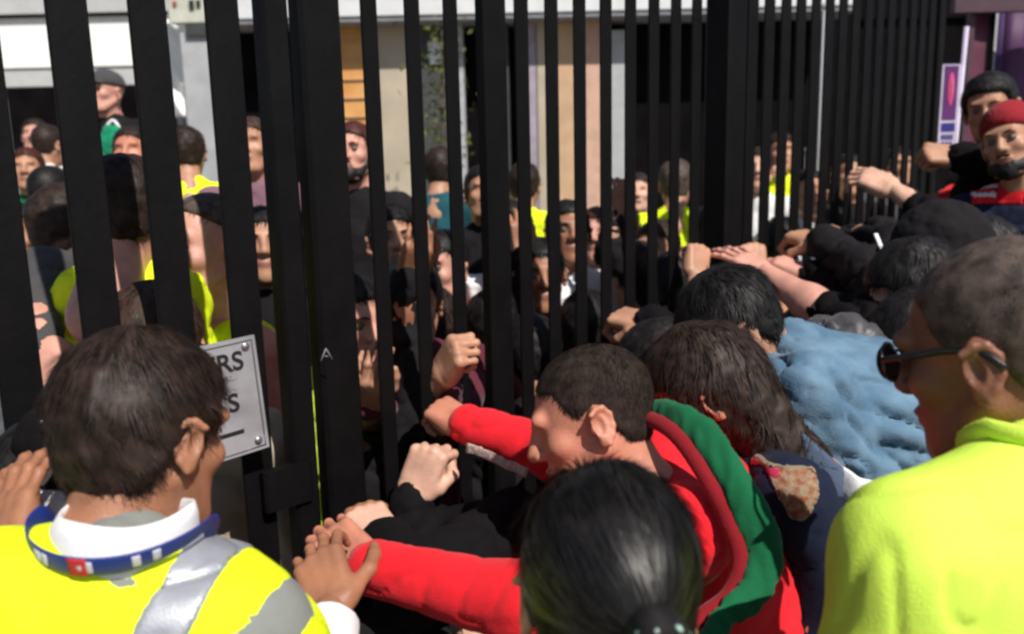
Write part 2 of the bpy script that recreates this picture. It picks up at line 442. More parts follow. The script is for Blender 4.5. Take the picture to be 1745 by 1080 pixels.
# ------------------------------------------------------------------ hands (local: y to the fingertips, z out of the back of the hand, x to the thumb; origin at the wrist)
def hand_field(pose, res):
    f = Field(res)
    curl = {'grip': (62, 78, 40), 'fist': (82, 92, 55), 'open': (8, 14, 10), 'claw': (28, 42, 26), 'relax': (30, 34, 20), 'point': (15, 20, 12)}[pose]
    spread = {'open': 7, 'claw': 5, 'point': 3}.get(pose, 1.2)
    f.cap((0, -.045, 0), (0, .0, 0), .0255, .025, k=.012, flat=(np.array((0, 0, 1.)), 1.25))
    f.box((.002, .045, -.001), (.038, .045, .0135), rd=.012, k=.022)
    f.ell((.024, .03, -.012), (.017, .028, .014), k=.015); f.ell((-.026, .035, -.010), (.013, .034, .013), k=.012)
    X = [.030, .0105, -.0095, -.029]; Y0 = [.088, .092, .088, .080]
    Ls = [(.044, .026, .021), (.048, .030, .022), (.044, .027, .021), (.034, .020, .018)]; Rs = [.0092, .0094, .0088, .0078]
    for i in range(4):
        a = math.radians(spread * (1.5 - i)); up = 0.0
        jit = (1 + .06 * math.sin(i * 2.3 + len(pose)))
        p = np.array((X[i], Y0[i], .002)); q0 = np.array((X[i] * .8, .03, .002))
        f.cap(q0, p, .009, Rs[i] * 1.06, k=.012)
        ang = 0
        for j in range(3):
            ang += math.radians(curl[j] * jit)
            d = np.array((math.sin(a) * math.cos(min(ang, 1.2)), math.cos(a) * math.cos(ang), -math.sin(ang)))
            q = p + nrm(d) * Ls[i][j]
            r0, r1 = Rs[i] * (1 - .10 * j), Rs[i] * (1 - .10 * (j + 1))
            f.cap(p, q, r0, r1, k=.0035 if j else .007)
            f.ell(p + np.array((0, 0, .0012)), (r0 * 1.06,) * 3, k=.003)
            p = q
    th = {'grip': [(.040, .028, -.012), (.052, .058, -.032), (.036, .082, -.048), (.018, .092, -.052)],
          'fist': [(.040, .030, -.014), (.050, .062, -.030), (.028, .078, -.046), (.004, .080, -.050)],
          'open': [(.038, .022, -.008), (.066, .048, -.014), (.086, .074, -.018), (.098, .096, -.020)],
          'claw': [(.038, .024, -.010), (.064, .050, -.024), (.076, .078, -.038), (.078, .100, -.050)],
          'relax': [(.036, .026, -.012), (.050, .056, -.026), (.050, .084, -.036), (.046, .102, -.042)],
          'point': [(.038, .022, -.008), (.056, .050, -.020), (.060, .078, -.030), (.058, .098, -.036)]}[pose]
    f.cap((.018, .006, -.004), th[0], .0125, .014, k=.012)
    for (a, b, ra, rb) in ((th[0], th[1], .013, .0115), (th[1], th[2], .0112, .0102), (th[2], th[3], .0102, .008)): f.cap(a, b, ra, rb, k=.005)
    return f
HANDS = {}
def hand_mesh(pose, level):
    if (pose, level) not in HANDS:
        HANDS[(pose, level)] = hand_field(pose, {'near': .0024, 'mid': .0032, 'far': .006}[level]).build()
    return HANDS[(pose, level)]
def place_hand(wrist, to, back, pose, level='mid', left=False, scale=1.0):
    V, F = hand_mesh(pose, level)
    y = nrm(np.asarray(to) - wrist); z = np.asarray(back, float); z = nrm(z - y * (z @ y)); x = np.cross(y, z)
    V = V.copy() * scale
    if left: V[:, 0] *= -1; F = F[:, ::-1]
    return V @ np.array([x, y, z]) + wrist, F

# ------------------------------------------------------------------ people
def frame(fv, up):
    y = nrm(fv); z = np.asarray(up, float); z = nrm(z - y * (z @ y)); x = np.cross(y, z)
    return np.array([x, y, z])      # rows: the axes
UP = np.array((0, 0, 1.0))

def fold_disp(V, F, amp, freq, seed, axis=None, stretch=1.2):
    N = vnormals(V, F); Q = V.copy()
    if axis is not None:
        a = nrm(axis); t = Q @ a; Q = Q + np.outer(t, a) * stretch      # folds run across this axis
    wv = np.stack([vnoise(V * 6 + seed + i * 5.3) for i in range(3)], 1) * .05
    n1 = vnoise((Q + wv) * freq + seed); n2 = vnoise((Q + wv) * freq * 2.1 + seed * 2)
    d = amp * (1.2 * vnoise(V * 6 + seed) + 1.5 * np.abs(n1) - 1.0 * np.exp(-(n1 / .09) ** 2) - .45 * np.exp(-(n2 / .08) ** 2) + .25 * np.abs(n2))
    return V + N * d[:, None]

def person(label, head, face, up=(0, 0, 1), skinm=SK_TAN, level='mid', hscale=1.0, hair='short', hairm_=H_DARK, hthick=.014, hstr=0, hlen=.03,
           top=BLACKC, top_name='jacket', sleeve=1.0, amp=.005, ffreq=14, bulk=1.0, body=None, spine=(0, 0, 1), neck=None, Rarm=None, Larm=None, SR=None, SL=None,
           pelvis=None, res=.011, trs=TRS, beard=None, eye=False, group=None, seed=0, vest=None, core=True, flow=None, hgrow=(0, 0, 0), legs=True, nk=True, pad=False, fstretch=1.2, hair_name='hair', fold_axis=None, drop=0):
    H = np.asarray(head, float); R = frame(face, up); s = hscale
    spine = nrm(spine); N0 = H + (np.array((0, -.045, -.165)) * s) @ R if neck is None else np.asarray(neck, float)
    Fb = nrm(np.array(face) * (1, 1, 0)) if body is None else nrm(body)
    Fb = nrm(Fb - spine * (Fb @ spine)); S = np.cross(Fb, spine)
    shR = N0 - spine * .055 + S * .175 * bulk if SR is None else np.asarray(SR); shL = N0 - spine * .055 - S * .175 * bulk if SL is None else np.asarray(SL)
    P = N0 - spine * .52 if pelvis is None else np.asarray(pelvis, float)
    base = np.array((P[0], P[1], 0)) - Fb * (1, 1, 0) * .05
    root = empty('person', base); tag(root, label, 'person', group)
    # --- arms
    arms = []
    for side, sh, a in ((1, shR, Rarm), (-1, shL, Larm)):
        if a is None:
            el = sh - UP * .28 + S * side * .05; wr = el - UP * .21 + Fb * .12
            a = dict(el=el, wr=wr, to=wr - UP * .1 + Fb * .02, back=S * side, pose='relax')
        arms.append((side, sh, a))
    # --- body: head, neck, core, limbs, hands
    hv, hf, hm = head_mesh(level)
    parts = [((hv * s) @ R + H, hf, hm)]
    if eye:
        ev, ef, em = eyes(); parts.append(((ev * s) @ R + H, ef, em))
    f = Field(.016)
    if core:
        c = N0 - spine * .2; f.ell(c, (.13 * bulk, .085, .19), np.array([S, Fb, spine]), k=.04); f.cap(c, P, .09, .09, k=.05)
        f.cap(shR, shL, .035, .035, k=.05); f.cap(N0 + spine * .02, c, .045, .06, k=.04)
    if legs:
        for side in (1, -1):
            hip = P + S * side * .09 - UP * .04; ft = base + S * (1, 1, 0) * side * .12 + np.array((0, 0, .08)); kn = (hip + ft) / 2 + Fb * .05
            f.cap(hip, kn, .065, .045, k=.04); f.cap(kn, ft, .042, .03, k=.04); f.cap(ft, ft + Fb * (1, 1, 0) * .12 - UP * .03, .03, .025, k=.02)
    if core or legs: V, F = f.build(); parts.append((V, F, 0))
    for side, sh, a in arms:
        f = Field(.007 if level != 'far' else .012); el, wr = np.asarray(a['el']), np.asarray(a['wr']); t = a.get('thick', 1.0)
        f.cap(el, el + (wr - el) * .35, .034 * t, .037 * t, k=.03); f.cap(el + (wr - el) * .3, wr, .037 * t, .0245 * t, k=.03)
        f.cap(sh, el, .042, .034 * t, k=.03)
        V, F = f.build(); parts.append((V, F, 0))
        if a.get('pose'):
            V, F = place_hand(wr, a['to'], a['back'], a['pose'], a.get('level', level), left=(side < 0) != bool(a.get('flip')), scale=a.get('scale', 1.0)); parts.append((V, F, 0))
    V, F, mi = merge(parts)
    b = child('body', V, F, [skinm, LIP, EYEW, EYED], root, mi)
    # --- shirt or jacket
    f = Field(res); c = N0 - spine * .19; A3 = np.array([S, Fb, spine])
    f.ell(c, (.165 * bulk, .118 * bulk, .20), A3, k=.05); f.ell(P + spine * .13, (.155 * bulk, .118 * bulk, .17), A3, k=.06)
    f.cap(c, P + spine * .02, .12, .135 * bulk, k=.05)
    f.cap(shR, shL, .056, .056, k=.06); f.cap(N0 - spine * .02, shR, .052, .058, k=.05); f.cap(N0 - spine * .02, shL, .052, .058, k=.05)
    if pad: q_ = H + (np.array((0, -.07, -.25)) * s) @ R; f.cap(q_, q_ - UP * .06, .088, .10, k=.07)
    if nk: f.cap(N0 - spine * .05, N0 + spine * .005 + Fb * .012, .070, .066, k=.03)
    for side, sh, a in arms:
        el, wr = np.asarray(a['el']), np.asarray(a['wr']); sv = a.get('sleeve', sleeve); t = a.get('loose', 1.0)
        if sv <= .5: f.cap(sh, sh + (el - sh) * sv * 2, .062 * t, .058 * t, k=.04)
        else:
            e2 = el + (wr - el) * min(1, (sv - .5) * 2) * .95
            f.cap(sh, el, .060 * t, .050 * t, k=.04); f.cap(el, e2, .050 * t, .038 * t, k=.03)
    V, F = f.build(); V0 = V.copy()
    if amp: V = fold_disp(V, F, amp, ffreq, seed + 1.7, fold_axis if fold_axis is not None else spine, fstretch)
    tp = child(top_name, V, F, top, root)
    info = dict(root=root, N0=N0, S=S, Fb=Fb, spine=spine, P=P, shR=shR, shL=shL, R=R, H=H, s=s, top=tp, V=V, F=F, f=f, amp=amp, ffreq=ffreq, seed=seed, fax=fold_axis if fold_axis is not None else spine, c=c, body=b, bulk=bulk)
    if vest is not None:
        sh = vest.get('shrink', .10); g = Field(res)
        g.ell(c, (.172 * bulk, .128 * bulk, .205), A3, k=.05); g.ell(P + spine * .13, (.165 * bulk, .128 * bulk, .17), A3, k=.06)
        g.cap(c, P, .13, .145 * bulk, k=.05)
        for side, s_, a in arms: g.cap(s_ - S * side * .03, s_ + (np.asarray(a['el']) - s_) * .22, .080, .084, k=.05)
        g.cap(shR - S * .035, shL + S * .035, .066, .066, k=.06); g.cap(N0 - spine * .03, shR - S * .02, .058, .066, k=.05); g.cap(N0 - spine * .03, shL + S * .02, .058, .066, k=.05)
        g.fun(lambda Q: np.abs((Q - N0) @ S) - vest.get('half', .175 * bulk + .012), k=.006)
        g.fun(lambda Q: -(np.linalg.norm((Q - N0 - Fb * .035 - spine * .05), axis=-1) - vest.get('scoop', .098)), k=.006)
        Vv, Fv = g.build(); Vv = fold_disp(Vv, Fv, .0035, 9, seed + 4, spine)
        vo = child('hi_vis_vest', Vv, Fv, vest.get('mat', HIVIS), root); info['vest'] = (vo, Vv, Fv)
        for inside, bnd in vest.get('bands', []):
            fi = dict(root=root, f=g, amp=.0035, ffreq=9, seed=seed + 2.3, fax=spine)
            decal(fi, 'reflective_tape', REFL, (lambda Q, f_=inside: f_(Q, N0, S, Fb, spine)), .003, bnd(N0, S, Fb, spine), res=.0045, parent=vo)
    # --- trousers, shoes
    if legs:
        f = Field(.02)
        f.ell(P - spine * .02, (.165 * bulk, .125 * bulk, .12), A3, k=.05)
        for side in (1, -1):
            hip = P + S * side * .09 - UP * .04; ft = base + S * (1, 1, 0) * side * .12 + np.array((0, 0, .08)); kn = (hip + ft) / 2 + Fb * .05
            f.cap(hip, kn, .088, .066, k=.04); f.cap(kn, ft + UP * .03, .062, .052, k=.04)
        V, F = f.build(); child('trousers', fold_disp(V, F, .006, 9, seed + 3), F, trs, root)
        for side in (1, -1):
            ft = base + S * (1, 1, 0) * side * .12 + np.array((0, 0, .05)); Fh = nrm(Fb * (1, 1, .0001)); f = Field(.012)
            f.cap(ft - Fh * .03, ft + Fh * .15 - UP * .012, .042, .036, k=.02); f.box(ft + Fh * .06 - UP * .038, (.04, .12, .012), frame(Fh, UP), rd=.008, k=.01)
            V, F = f.build(); child('shoe', V, F, SHOE, root)
    # --- hair
    if hair:
        Vh, Fh = hair_mesh(hair, level, hthick, lump=.0035 if hthick > .01 else .0012, seed=seed, grow=hgrow)
        ps = [(Vh, Fh, 0)]
        if hstr:
            fl = flow or (lambda P: np.stack([P[:, 0] * 1.5, (P[:, 1] + .05) * 1.2, -np.full(len(P), .06) - np.maximum(.04 - P[:, 2], 0)], 1))
            vs, fs = strands(Vh, Fh, hstr, hlen, .00075 if level == 'near' else (.0011 if level == 'mid' else .0017), fl, seed=seed + 5, lift={'bun': .08, 'cropped': 1.3}.get(hair, .35), curl=.35 if hair != 'bun' else .07); ps.append((vs, fs, 0))
        V, F, mi = merge(ps)
        child(hair_name, (V * s) @ R + H, F, hairm_, root)
    if beard is not None:
        f = Field(.005)
        f.ell((0, .046, -.082), (.053, .056, .046), k=.02); f.ell((0, .083, -.10), (.026, .022, .026), k=.02)
        for q in (-1, 1): f.cap((q * .064, .012, -.03), (q * .044, .058, -.088), .013, .016, k=.02)
        f.cap((-.02, .097, -.046), (.02, .097, -.046), .0045, .0045, k=.006)
        f.ell((0, .105, -.060), (.026, .016, .012), k=.006, op='s'); f.fun(lambda P: P[..., 2] + .036 + np.abs(P[..., 0]) * -.25, k=.006)
        V, F = f.build(); N = vnormals(V, F); V = V + N * (.002 * vnoise(V * 90))[:, None]
        vs, fs = strands(V, F, 900, .014, .0009, lambda P: np.tile((0, .3, -1.0), (len(P), 1)), seed=seed)
        V, F, _ = merge([(V, F, 0), (vs, fs, 0)])
        child('beard', (V * s) @ R + H, F, beard, root)
    if eye:
        for q in (-1, 1):
            V, F = tube([(q * .014, .1, .026), (q * .03, .101, .031), (q * .047, .088, .027)], [.0022, .0028, .0015], 6)
            child('eyebrow', (V * s) @ R + H, F, hairm_ if hairm_ else H_DARK, root)
    return info

def decal(info, name, m, inside, off, bounds, res=.004, parent=None, field=None, amp=None):
    "a thin piece of cloth lying on the garment: the garment's surface moved out by off, kept where inside() < 0"
    src = field or info['f']; g = Field(res); g.p = list(src.p)
    o_, n_ = -off, None
    g._add(lambda Q: np.full(Q.shape[:-1], -off), (0, 0, 0), (0, 0, 0), 0, 'add')
    g.fun(inside, k=.0015)
    V, F = g.build(bounds)
    if len(V) < 8: return None
    V = fold_disp(V, F, info['amp'] if amp is None else amp, info['ffreq'], info['seed'] + 1.7, info['fax'])
    return child(name, V, F, m, parent or info['root'])

def arm(el, wr, to, back, pose='grip', **k): return dict(el=np.asarray(el), wr=np.asarray(wr), to=np.asarray(to), back=np.asarray(back), pose=pose, **k)

# ================================================================== THE SETTING
def quadgrid(name, x0, x1, y0, y1, z, m, n=40, amp=0.0):
    X, Y = np.meshgrid(np.linspace(x0, x1, n), np.linspace(y0, y1, n), indexing='ij')
    V = np.stack([X.ravel(), Y.ravel(), np.full(X.size, z)], 1)
    if amp: V[:, 2] += amp * vnoise(V * 1.3)
    i = np.arange(n - 1)[:, None] * n + np.arange(n - 1)[None]
    F = np.stack([i, i + n, i + n + 1, i + 1], -1).reshape(-1, 4)
    return link(name, make_mesh(name, V, F, m))
GRND = mat('worn_concrete', (0.20, 0.18, 0.16), rough=0.9, var=0.25, scale=2.2, bump=0.5, bscale=45)
g = quadgrid('ground', -150, 150, -40, 260, 0, GRND, 60); tag(g, kind='structure')

FD = np.array([0.73720422, 0.67566999, 0]); FN = np.array([FD[1], -FD[0], 0])       # the fence line and its normal towards the crowd
def fp(s, z=0.0, off=0.0): return FD * s + np.array((0, 1.95, 0)) + FN * off + UP * z
FR = np.array([FD, -FN, UP])
def fbox(s, w, z0, z1, dep, off=0.0, bev=.003): return box_mesh(fp(s, (z0 + z1) / 2, off), (w / 2, dep / 2, (z1 - z0) / 2), FR, bev)

SHARED = {}
def paling(root, s, w, dep=.010, lean=0.0):
    key = (round(w, 3), dep)
    if key not in SHARED:
        V, F = box_mesh((0, 0, 1.46), (w / 2, dep / 2, 1.40), None, .003)
        top = V[:, 2] > 2.0; V[top, 0] *= 1.0
        SHARED[key] = make_mesh('paling', V, F, BAR, smooth=False)
    o = link('paling', SHARED[key], root)
    o.location = tuple(fp(s) - np.array(root.location)); o.rotation_euler = (lean, 0, math.atan2(FD[1], FD[0]))
def rails(root, s0, s1):
    for z in (.22, 2.78):
        V, F = fbox((s0 + s1) / 2, s1 - s0, z, z + .05, .04, -.026); child('rail', V, F, BAR, root, smooth=False)

gate = empty('gate_leaf', fp(-.85)); tag(gate, 'black palisade gate leaf carrying the metal notice beside the steward', 'gate')
for s in (-1.164, -1.040, -.917, -.793, -.668): paling(gate, s + random.uniform(-.002, .002), .060)
rails(gate, -1.25, -.56)
V, F = fbox(-.577, .052, .08, 2.86, .045, 0, .006); child('stile', V, F, BAR, gate, smooth=False)
V, F = fbox(-1.28, .07, .08, 2.86, .06, 0, .006); child('stile', V, F, BAR, gate, smooth=False)
V, F = fbox(-.62, .10, 1.09, 1.17, .022, .02, .006); child('lock_box', V, F, BAR, gate, smooth=False)
for z in (.62, 2.35):
    V, F = fbox(-.553, .05, z, z + .09, .03, .05, .004); child('hinge', V, F, BAR, gate, smooth=False)

def post(name, s, wd, label, dp=.05):
    r = empty(name, fp(s)); tag(r, label, 'post')
    V, F = fbox(s, wd, 0, 2.95, dp, 0, .008); child('shaft', V, F, BAR, r, smooth=False)
    V, F = fbox(s, wd + .02, 2.95, 2.975, dp + .02, 0, .004); child('cap', V, F, BAR, r, smooth=False)
    V, F = fbox(s, wd + .10, .0, .014, wd + .10, 0, .004); child('base_plate', V, F, BAR, r, smooth=False)
    return r
gp = post('gate_post', -.487, .088, 'thick black gate post beside the notice, behind the two clasped hands')
post('fence_post', -.045, .068, 'black square post between the brown fist and the white shirt beyond', .042)
post('fence_post', .892, .095, 'broad black post next to the fist above the denim jacket', .09)
post('fence_post', 2.50, .05, 'black end post of the fence carrying the purple sign', .03)
pn = empty('palisade_fence', fp(-.3)); tag(pn, 'narrow black fence panel with palings gripped by the red-sleeved hand', 'fence panel')
for s in (-.366, -.261, -.160): paling(pn, s, .036)
rails(pn, -.44, -.08)
pn = empty('palisade_fence', fp(.34)); tag(pn, 'black fence panel in front of the tan door panels and white shirts', 'fence panel')
for k in range(8): paling(pn, .049 + .0988 * k, .041)
rails(pn, -.01, .84)
pn = empty('palisade_fence', fp(1.8)); tag(pn, 'long black fence panel with dense palings running to the purple sign', 'fence panel')
for k in range(15): paling(pn, 1.036 + .0985 * k + random.uniform(-.003, .003), .054)
rails(pn, .94, 2.48)

# small pale sticker on the gate post
def text_mesh(txt, size, extrude=.0004, align='LEFT'):
    cu = bpy.data.curves.new('lettering', 'FONT'); cu.body = txt; cu.size = size; cu.extrude = extrude; cu.align_x = align; cu.offset = size * .018
    o = bpy.data.objects.new('lettering', cu); COL.objects.link(o)
    me = bpy.data.meshes.new_from_object(o.evaluated_get(bpy.context.evaluated_depsgraph_get()))
    bpy.data.objects.remove(o); return me
def place_frame(o, origin, xaxis, zaxis, parent=None):
    x = nrm(xaxis); z = nrm(zaxis); z = nrm(z - x * (x @ z)); y = np.cross(z, x)
    L = np.zeros(3); p = parent
    while p is not None: L = L + np.array(p.location); p = p.parent
    o.parent = parent
    q = Matrix(((x[0], y[0], z[0]), (x[1], y[1], z[1]), (x[2], y[2], z[2]))).to_euler()
    o.rotation_euler = q; o.location = tuple(np.asarray(origin) - L)

PLATE = mat('galvanised_plate', (0.36, 0.36, 0.38), rough=0.42, metal=0.25, var=0.22, scale=9, bump=0.2, bscale=60)
INK = mat('black_ink', (0.012, 0.012, 0.014), rough=0.6)
def fray(x, y, off=0.0):
    "the point where the sight line meets the fence line (moved off towards the crowd)"
    d = at(x, y, 1.0) - CAM; o = np.array((0, 1.95, 0)) + FN * off
    return CAM + d * (((o - CAM) @ FN) / (d @ FN))
cA = fray(446, 668, .05); sc_ = (cA - np.array((0, 1.95, 0))) @ FD; zc = cA[2]
sg = empty('metal_notice', fp(sc_ - .12, zc, .05)); tag(sg, 'grey metal notice with dark lettering wired to the black gate', 'sign')
sx = nrm(FD + UP * .06)      # hangs a little crooked
sn = FN; szax = np.cross(sn, -sx) * -1
SRm = np.array([sx, np.cross(szax, sx), szax]); 
pc = fp(sc_ - .125, zc - .006, .05)
V, F = box_mesh((0, 0, 0), (.125, .107, .002), None, .014)
SR3 = np.array([sx, np.cross(FN, sx), FN]); up_s = SR3[1]
child('plate', V @ SR3 + pc, F, PLATE, sg, smooth=False)
RIM = mat('plate_rim', (0.16, 0.16, 0.17), rough=.5, metal=.4)
cr = [(-.118, -.1), (.118, -.1), (.118, .1), (-.118, .1)]
pts = []
for i in range(4):
    a = np.array(cr[i]); b = np.array(cr[(i + 1) % 4])
    for t in np.linspace(0, 1, 6, endpoint=False): pts.append(pc + sx * (a + (b - a) * t)[0] + up_s * (a + (b - a) * t)[1] + FN * .002)
V, F = tube(np.array(pts), .0018, 6, closed=True); child('rim', V, F, RIM, sg)
for a, b in ((.105, .09), (.105, -.088), (-.105, .09), (-.105, -.088)):
    V, F = uvsphere((0, 0, 0), .008, 5); V[:, 2] *= .5; child('bolt', V @ SR3 + pc + sx * a + up_s * b + FN * .003, F, STEEL, sg)
for txt, size, rx, uy in (('ERS', .047, .098, .052), ('S', .047, .080, -.022)):
    me = text_mesh(txt, size, align='RIGHT'); me.materials.append(INK)
    o = link('lettering', me); place_frame(o, pc + sx * rx + up_s * uy + FN * .003, sx, FN, sg)
V, F = box_mesh((0, 0, 0), (.036, .0035, .0005), None, .001); child('underline', V @ SR3 + pc + sx * .045 + up_s * -.062 + FN * .003, F, INK, sg, smooth=False)
CHALK = mat('grey_scratch', (0.22, 0.22, 0.24), rough=.8)
q0 = fray(556, 606, .062)
for a, b in (((-.012, -.008), (.0, .014)), ((.0, .014), (.013, -.01)), ((-.004, .0), (.004, -.002))):
    P0 = q0 + FD * a[0] + UP * a[1]; P1 = q0 + FD * b[0] + UP * b[1]
    V, F = tube(np.array([P0, (P0 + P1) / 2, P1]), .0011, 6); child('scratched_mark', V, F, CHALK, gp)

# --- beyond the fence
def brect(x0, x1, y0, y1, Y, th=.08):
    xm, ym = (x0 + x1) / 2, (y0 + y1) / 2
    def hit(x, y):
        d = at(x, y, 1) - CAM; return CAM + d * (Y / d[1])
    c = hit(xm, ym); w_ = hit(x1, ym)[0] - hit(x0, ym)[0]; h_ = hit(xm, y0)[2] - hit(xm, y1)[2]
    return c, w_, h_
def slab(name, x0, x1, y0, y1, Y, m, parent, th=.08, bev=.0, floor=False):
    c, w_, h_ = brect(x0, x1, y0, y1, Y)
    z0, z1 = c[2] - h_ / 2, c[2] + h_ / 2
    if floor: z0 = 0.0
    V, F = box_mesh((c[0], Y + th / 2, (z0 + z1) / 2), (w_ / 2, th / 2, (z1 - z0) / 2), None, bev)
    return child(name, V, F, m, parent, smooth=False)
WALLD = mat('dark_cladding_and_tent_shade', (0.006, 0.005, 0.006), rough=.9, var=.3, scale=3, spec=.03)
FASC = mat('white_fascia', (0.70, 0.71, 0.72), rough=.6, var=.05); LIPG = mat('fascia_lip', (0.30, 0.31, 0.33), rough=.6)
WOOD = mat('orange_ply', (0.60, 0.27, 0.07), rough=.6, col2=(0.70, 0.37, 0.13), scale=4); TAN = mat('tan_panel', (0.56, 0.37, 0.22), rough=.6, var=.1, scale=5)
BEIGE = mat('beige_panel', (0.47, 0.40, 0.30), rough=.7, var=.1, scale=3); GREYP = mat('pale_grey_paint', (0.42, 0.43, 0.44), rough=.6, var=.08)
DGP = mat('dark_grey_panel', (0.055, 0.06, 0.06), rough=.7, var=.2); PINKT = mat('pinkish_panel', (0.60, 0.38, 0.28), rough=.6, var=.1)
kb = empty('kiosk_building', (1.2, 8.3, 0)); tag(kb, 'low building with a white fascia and tan and orange door panels beyond the fence', 'building')
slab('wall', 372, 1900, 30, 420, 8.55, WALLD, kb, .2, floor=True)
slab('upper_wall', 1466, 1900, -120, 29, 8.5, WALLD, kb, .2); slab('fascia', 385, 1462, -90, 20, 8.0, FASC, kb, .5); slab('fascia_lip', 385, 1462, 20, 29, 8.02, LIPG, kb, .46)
for (a, b, y0, y1, m, nm) in ((556, 642, 46, 300, WOOD, 'door_panel'), (644, 708, 40, 400, BEIGE, 'door_panel'), (712, 768, 44, 300, DGP, 'wall_panel'), (774, 792, 44, 300, GREYP, 'frame_post'),
                              (856, 868, 44, 300, DGP, 'frame_post'), (896, 915, 40, 380, mat('lilac_paint', (.36,.30,.36)), 'frame_post'), (917, 931, 40, 380, BEIGE, 'frame_post'), (940, 982, 42, 400, TAN, 'door_panel'), (990, 1030, 40, 400, PINKT, 'door_panel'), (1040, 1068, 55, 400, GREYP, 'pilaster')):
    slab(nm, a, b, y0, y1, 8.3, m, kb, .1, floor=True)
slab('notice', 730, 752, 70, 108, 8.27, FASC, kb, .02)
for k in range(7): slab('batten', 560 + 0, 640, 70 + k * 32, 72 + k * 32, 8.28, TAN, kb, .02)
# pale pillar
pl = empty('pillar', at(345, 300, 6.6) * (1, 1, 0)); tag(pl, 'pale grey pillar beyond the gate, right of the marquee', 'pillar')
slab('shaft', 322, 380, 60, 500, 6.5, GREYP, pl, .2, floor=True, bev=.02); slab('capital', 316, 386, 38, 60, 6.47, DGP, pl, .26)
# marquee
mq = empty('marquee', (-4.6, 9.4, 0)); tag(mq, 'white marquee with a bright sunlit valance beyond the left gate bars', 'marquee')
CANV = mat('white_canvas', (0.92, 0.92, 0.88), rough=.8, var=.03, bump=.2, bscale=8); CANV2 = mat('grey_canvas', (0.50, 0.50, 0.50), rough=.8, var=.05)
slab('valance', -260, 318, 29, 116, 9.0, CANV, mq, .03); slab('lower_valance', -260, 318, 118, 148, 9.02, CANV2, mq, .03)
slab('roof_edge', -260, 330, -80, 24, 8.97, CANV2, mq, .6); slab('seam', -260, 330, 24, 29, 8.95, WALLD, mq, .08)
slab('back_wall', -330, 360, 100, 620, 12.5, WALLD, mq, .1, floor=True)  # near-black colour stands in for the shade inside the tent
for x in (-250, 30, 322): slab('tent_leg', x, x + 8, 148, 700, 9.05, GREYP, mq, .06, floor=True)
# corner curtain with diagonal folds
c, w_, h_ = brect(288, 322, 34, 200, 8.8); n = 26
X, Z = np.meshgrid(np.linspace(-w_ / 2 - .05, w_ / 2 + .05, n), np.linspace(-h_ / 2, h_ / 2, n), indexing='ij')
V = np.stack([c[0] + X.ravel(), 8.8 + .035 * np.sin((X.ravel() * 1.0 + Z.ravel() * .55) * 32), c[2] + Z.ravel()], 1)
i = np.arange(n - 1)[:, None] * n + np.arange(n - 1)[None]; F = np.stack([i, i + n, i + n + 1, i + 1], -1).reshape(-1, 4)
cu = child('corner_curtain', V, F, CANV, mq); cu.modifiers.new('thick', 'SOLIDIFY').thickness = .006
# box sign at the roof corner
bs = empty('box_sign', brect(315, 315, 15, 15, 8.4)[0]); tag(bs, 'pale box sign with small dark marks at the marquee roof corner', 'sign')
SGP = mat('pale_sign_face', (0.55, 0.56, 0.47), rough=.5); SGR = mat('red_mark', (0.4, .05, .04)); 
slab('case', 284, 348, -40, 38, 8.4, SGP, bs, .15, bev=.01); slab('red_mark', 294, 300, 2, 10, 8.385, SGR, bs, .01); slab('dark_mark', 322, 330, 0, 16, 8.385, INK, bs, .01); slab('dark_mark', 334, 341, 0, 12, 8.385, INK, bs, .01)
# slim white pole and barrier posts behind the dense palings
for (x, y0, y1, Y, wd, lab) in ((1397, 20, 420, 5.2, 6, 'slim white pole glimpsed behind the dense palings'), (1421, 245, 420, 5.6, 5, 'short pale pole right of the slim white pole'), (1443, 255, 420, 5.9, 5, 'short pale pole nearest the open hand'), (1372, 260, 420, 6.1, 5, 'short pale pole left of the slim white pole')):
    c, w_, h_ = brect(x - wd / 2, x + wd / 2, y0, y1, Y); z1 = c[2] + h_ / 2
    r = empty('pole', (c[0], Y, 0)); tag(r, lab, 'pole')
    V, F = tube(np.array([(c[0], Y, 0), (c[0], Y, z1 / 2), (c[0], Y, z1)]), w_ / 2, 12); child('shaft', V, F, GREYP, r)
    V, F = tube(np.array([(c[0], Y, z1), (c[0], Y, z1 + .01), (c[0], Y, z1 + .03)]), w_ * .75, 12); child('cap', V, F, GREYP, r)
    V, F = tube(np.array([(c[0], Y, 0), (c[0], Y, .01), (c[0], Y, .02)]), w_ * 2.4, 14); child('foot', V, F, GREYP, r)
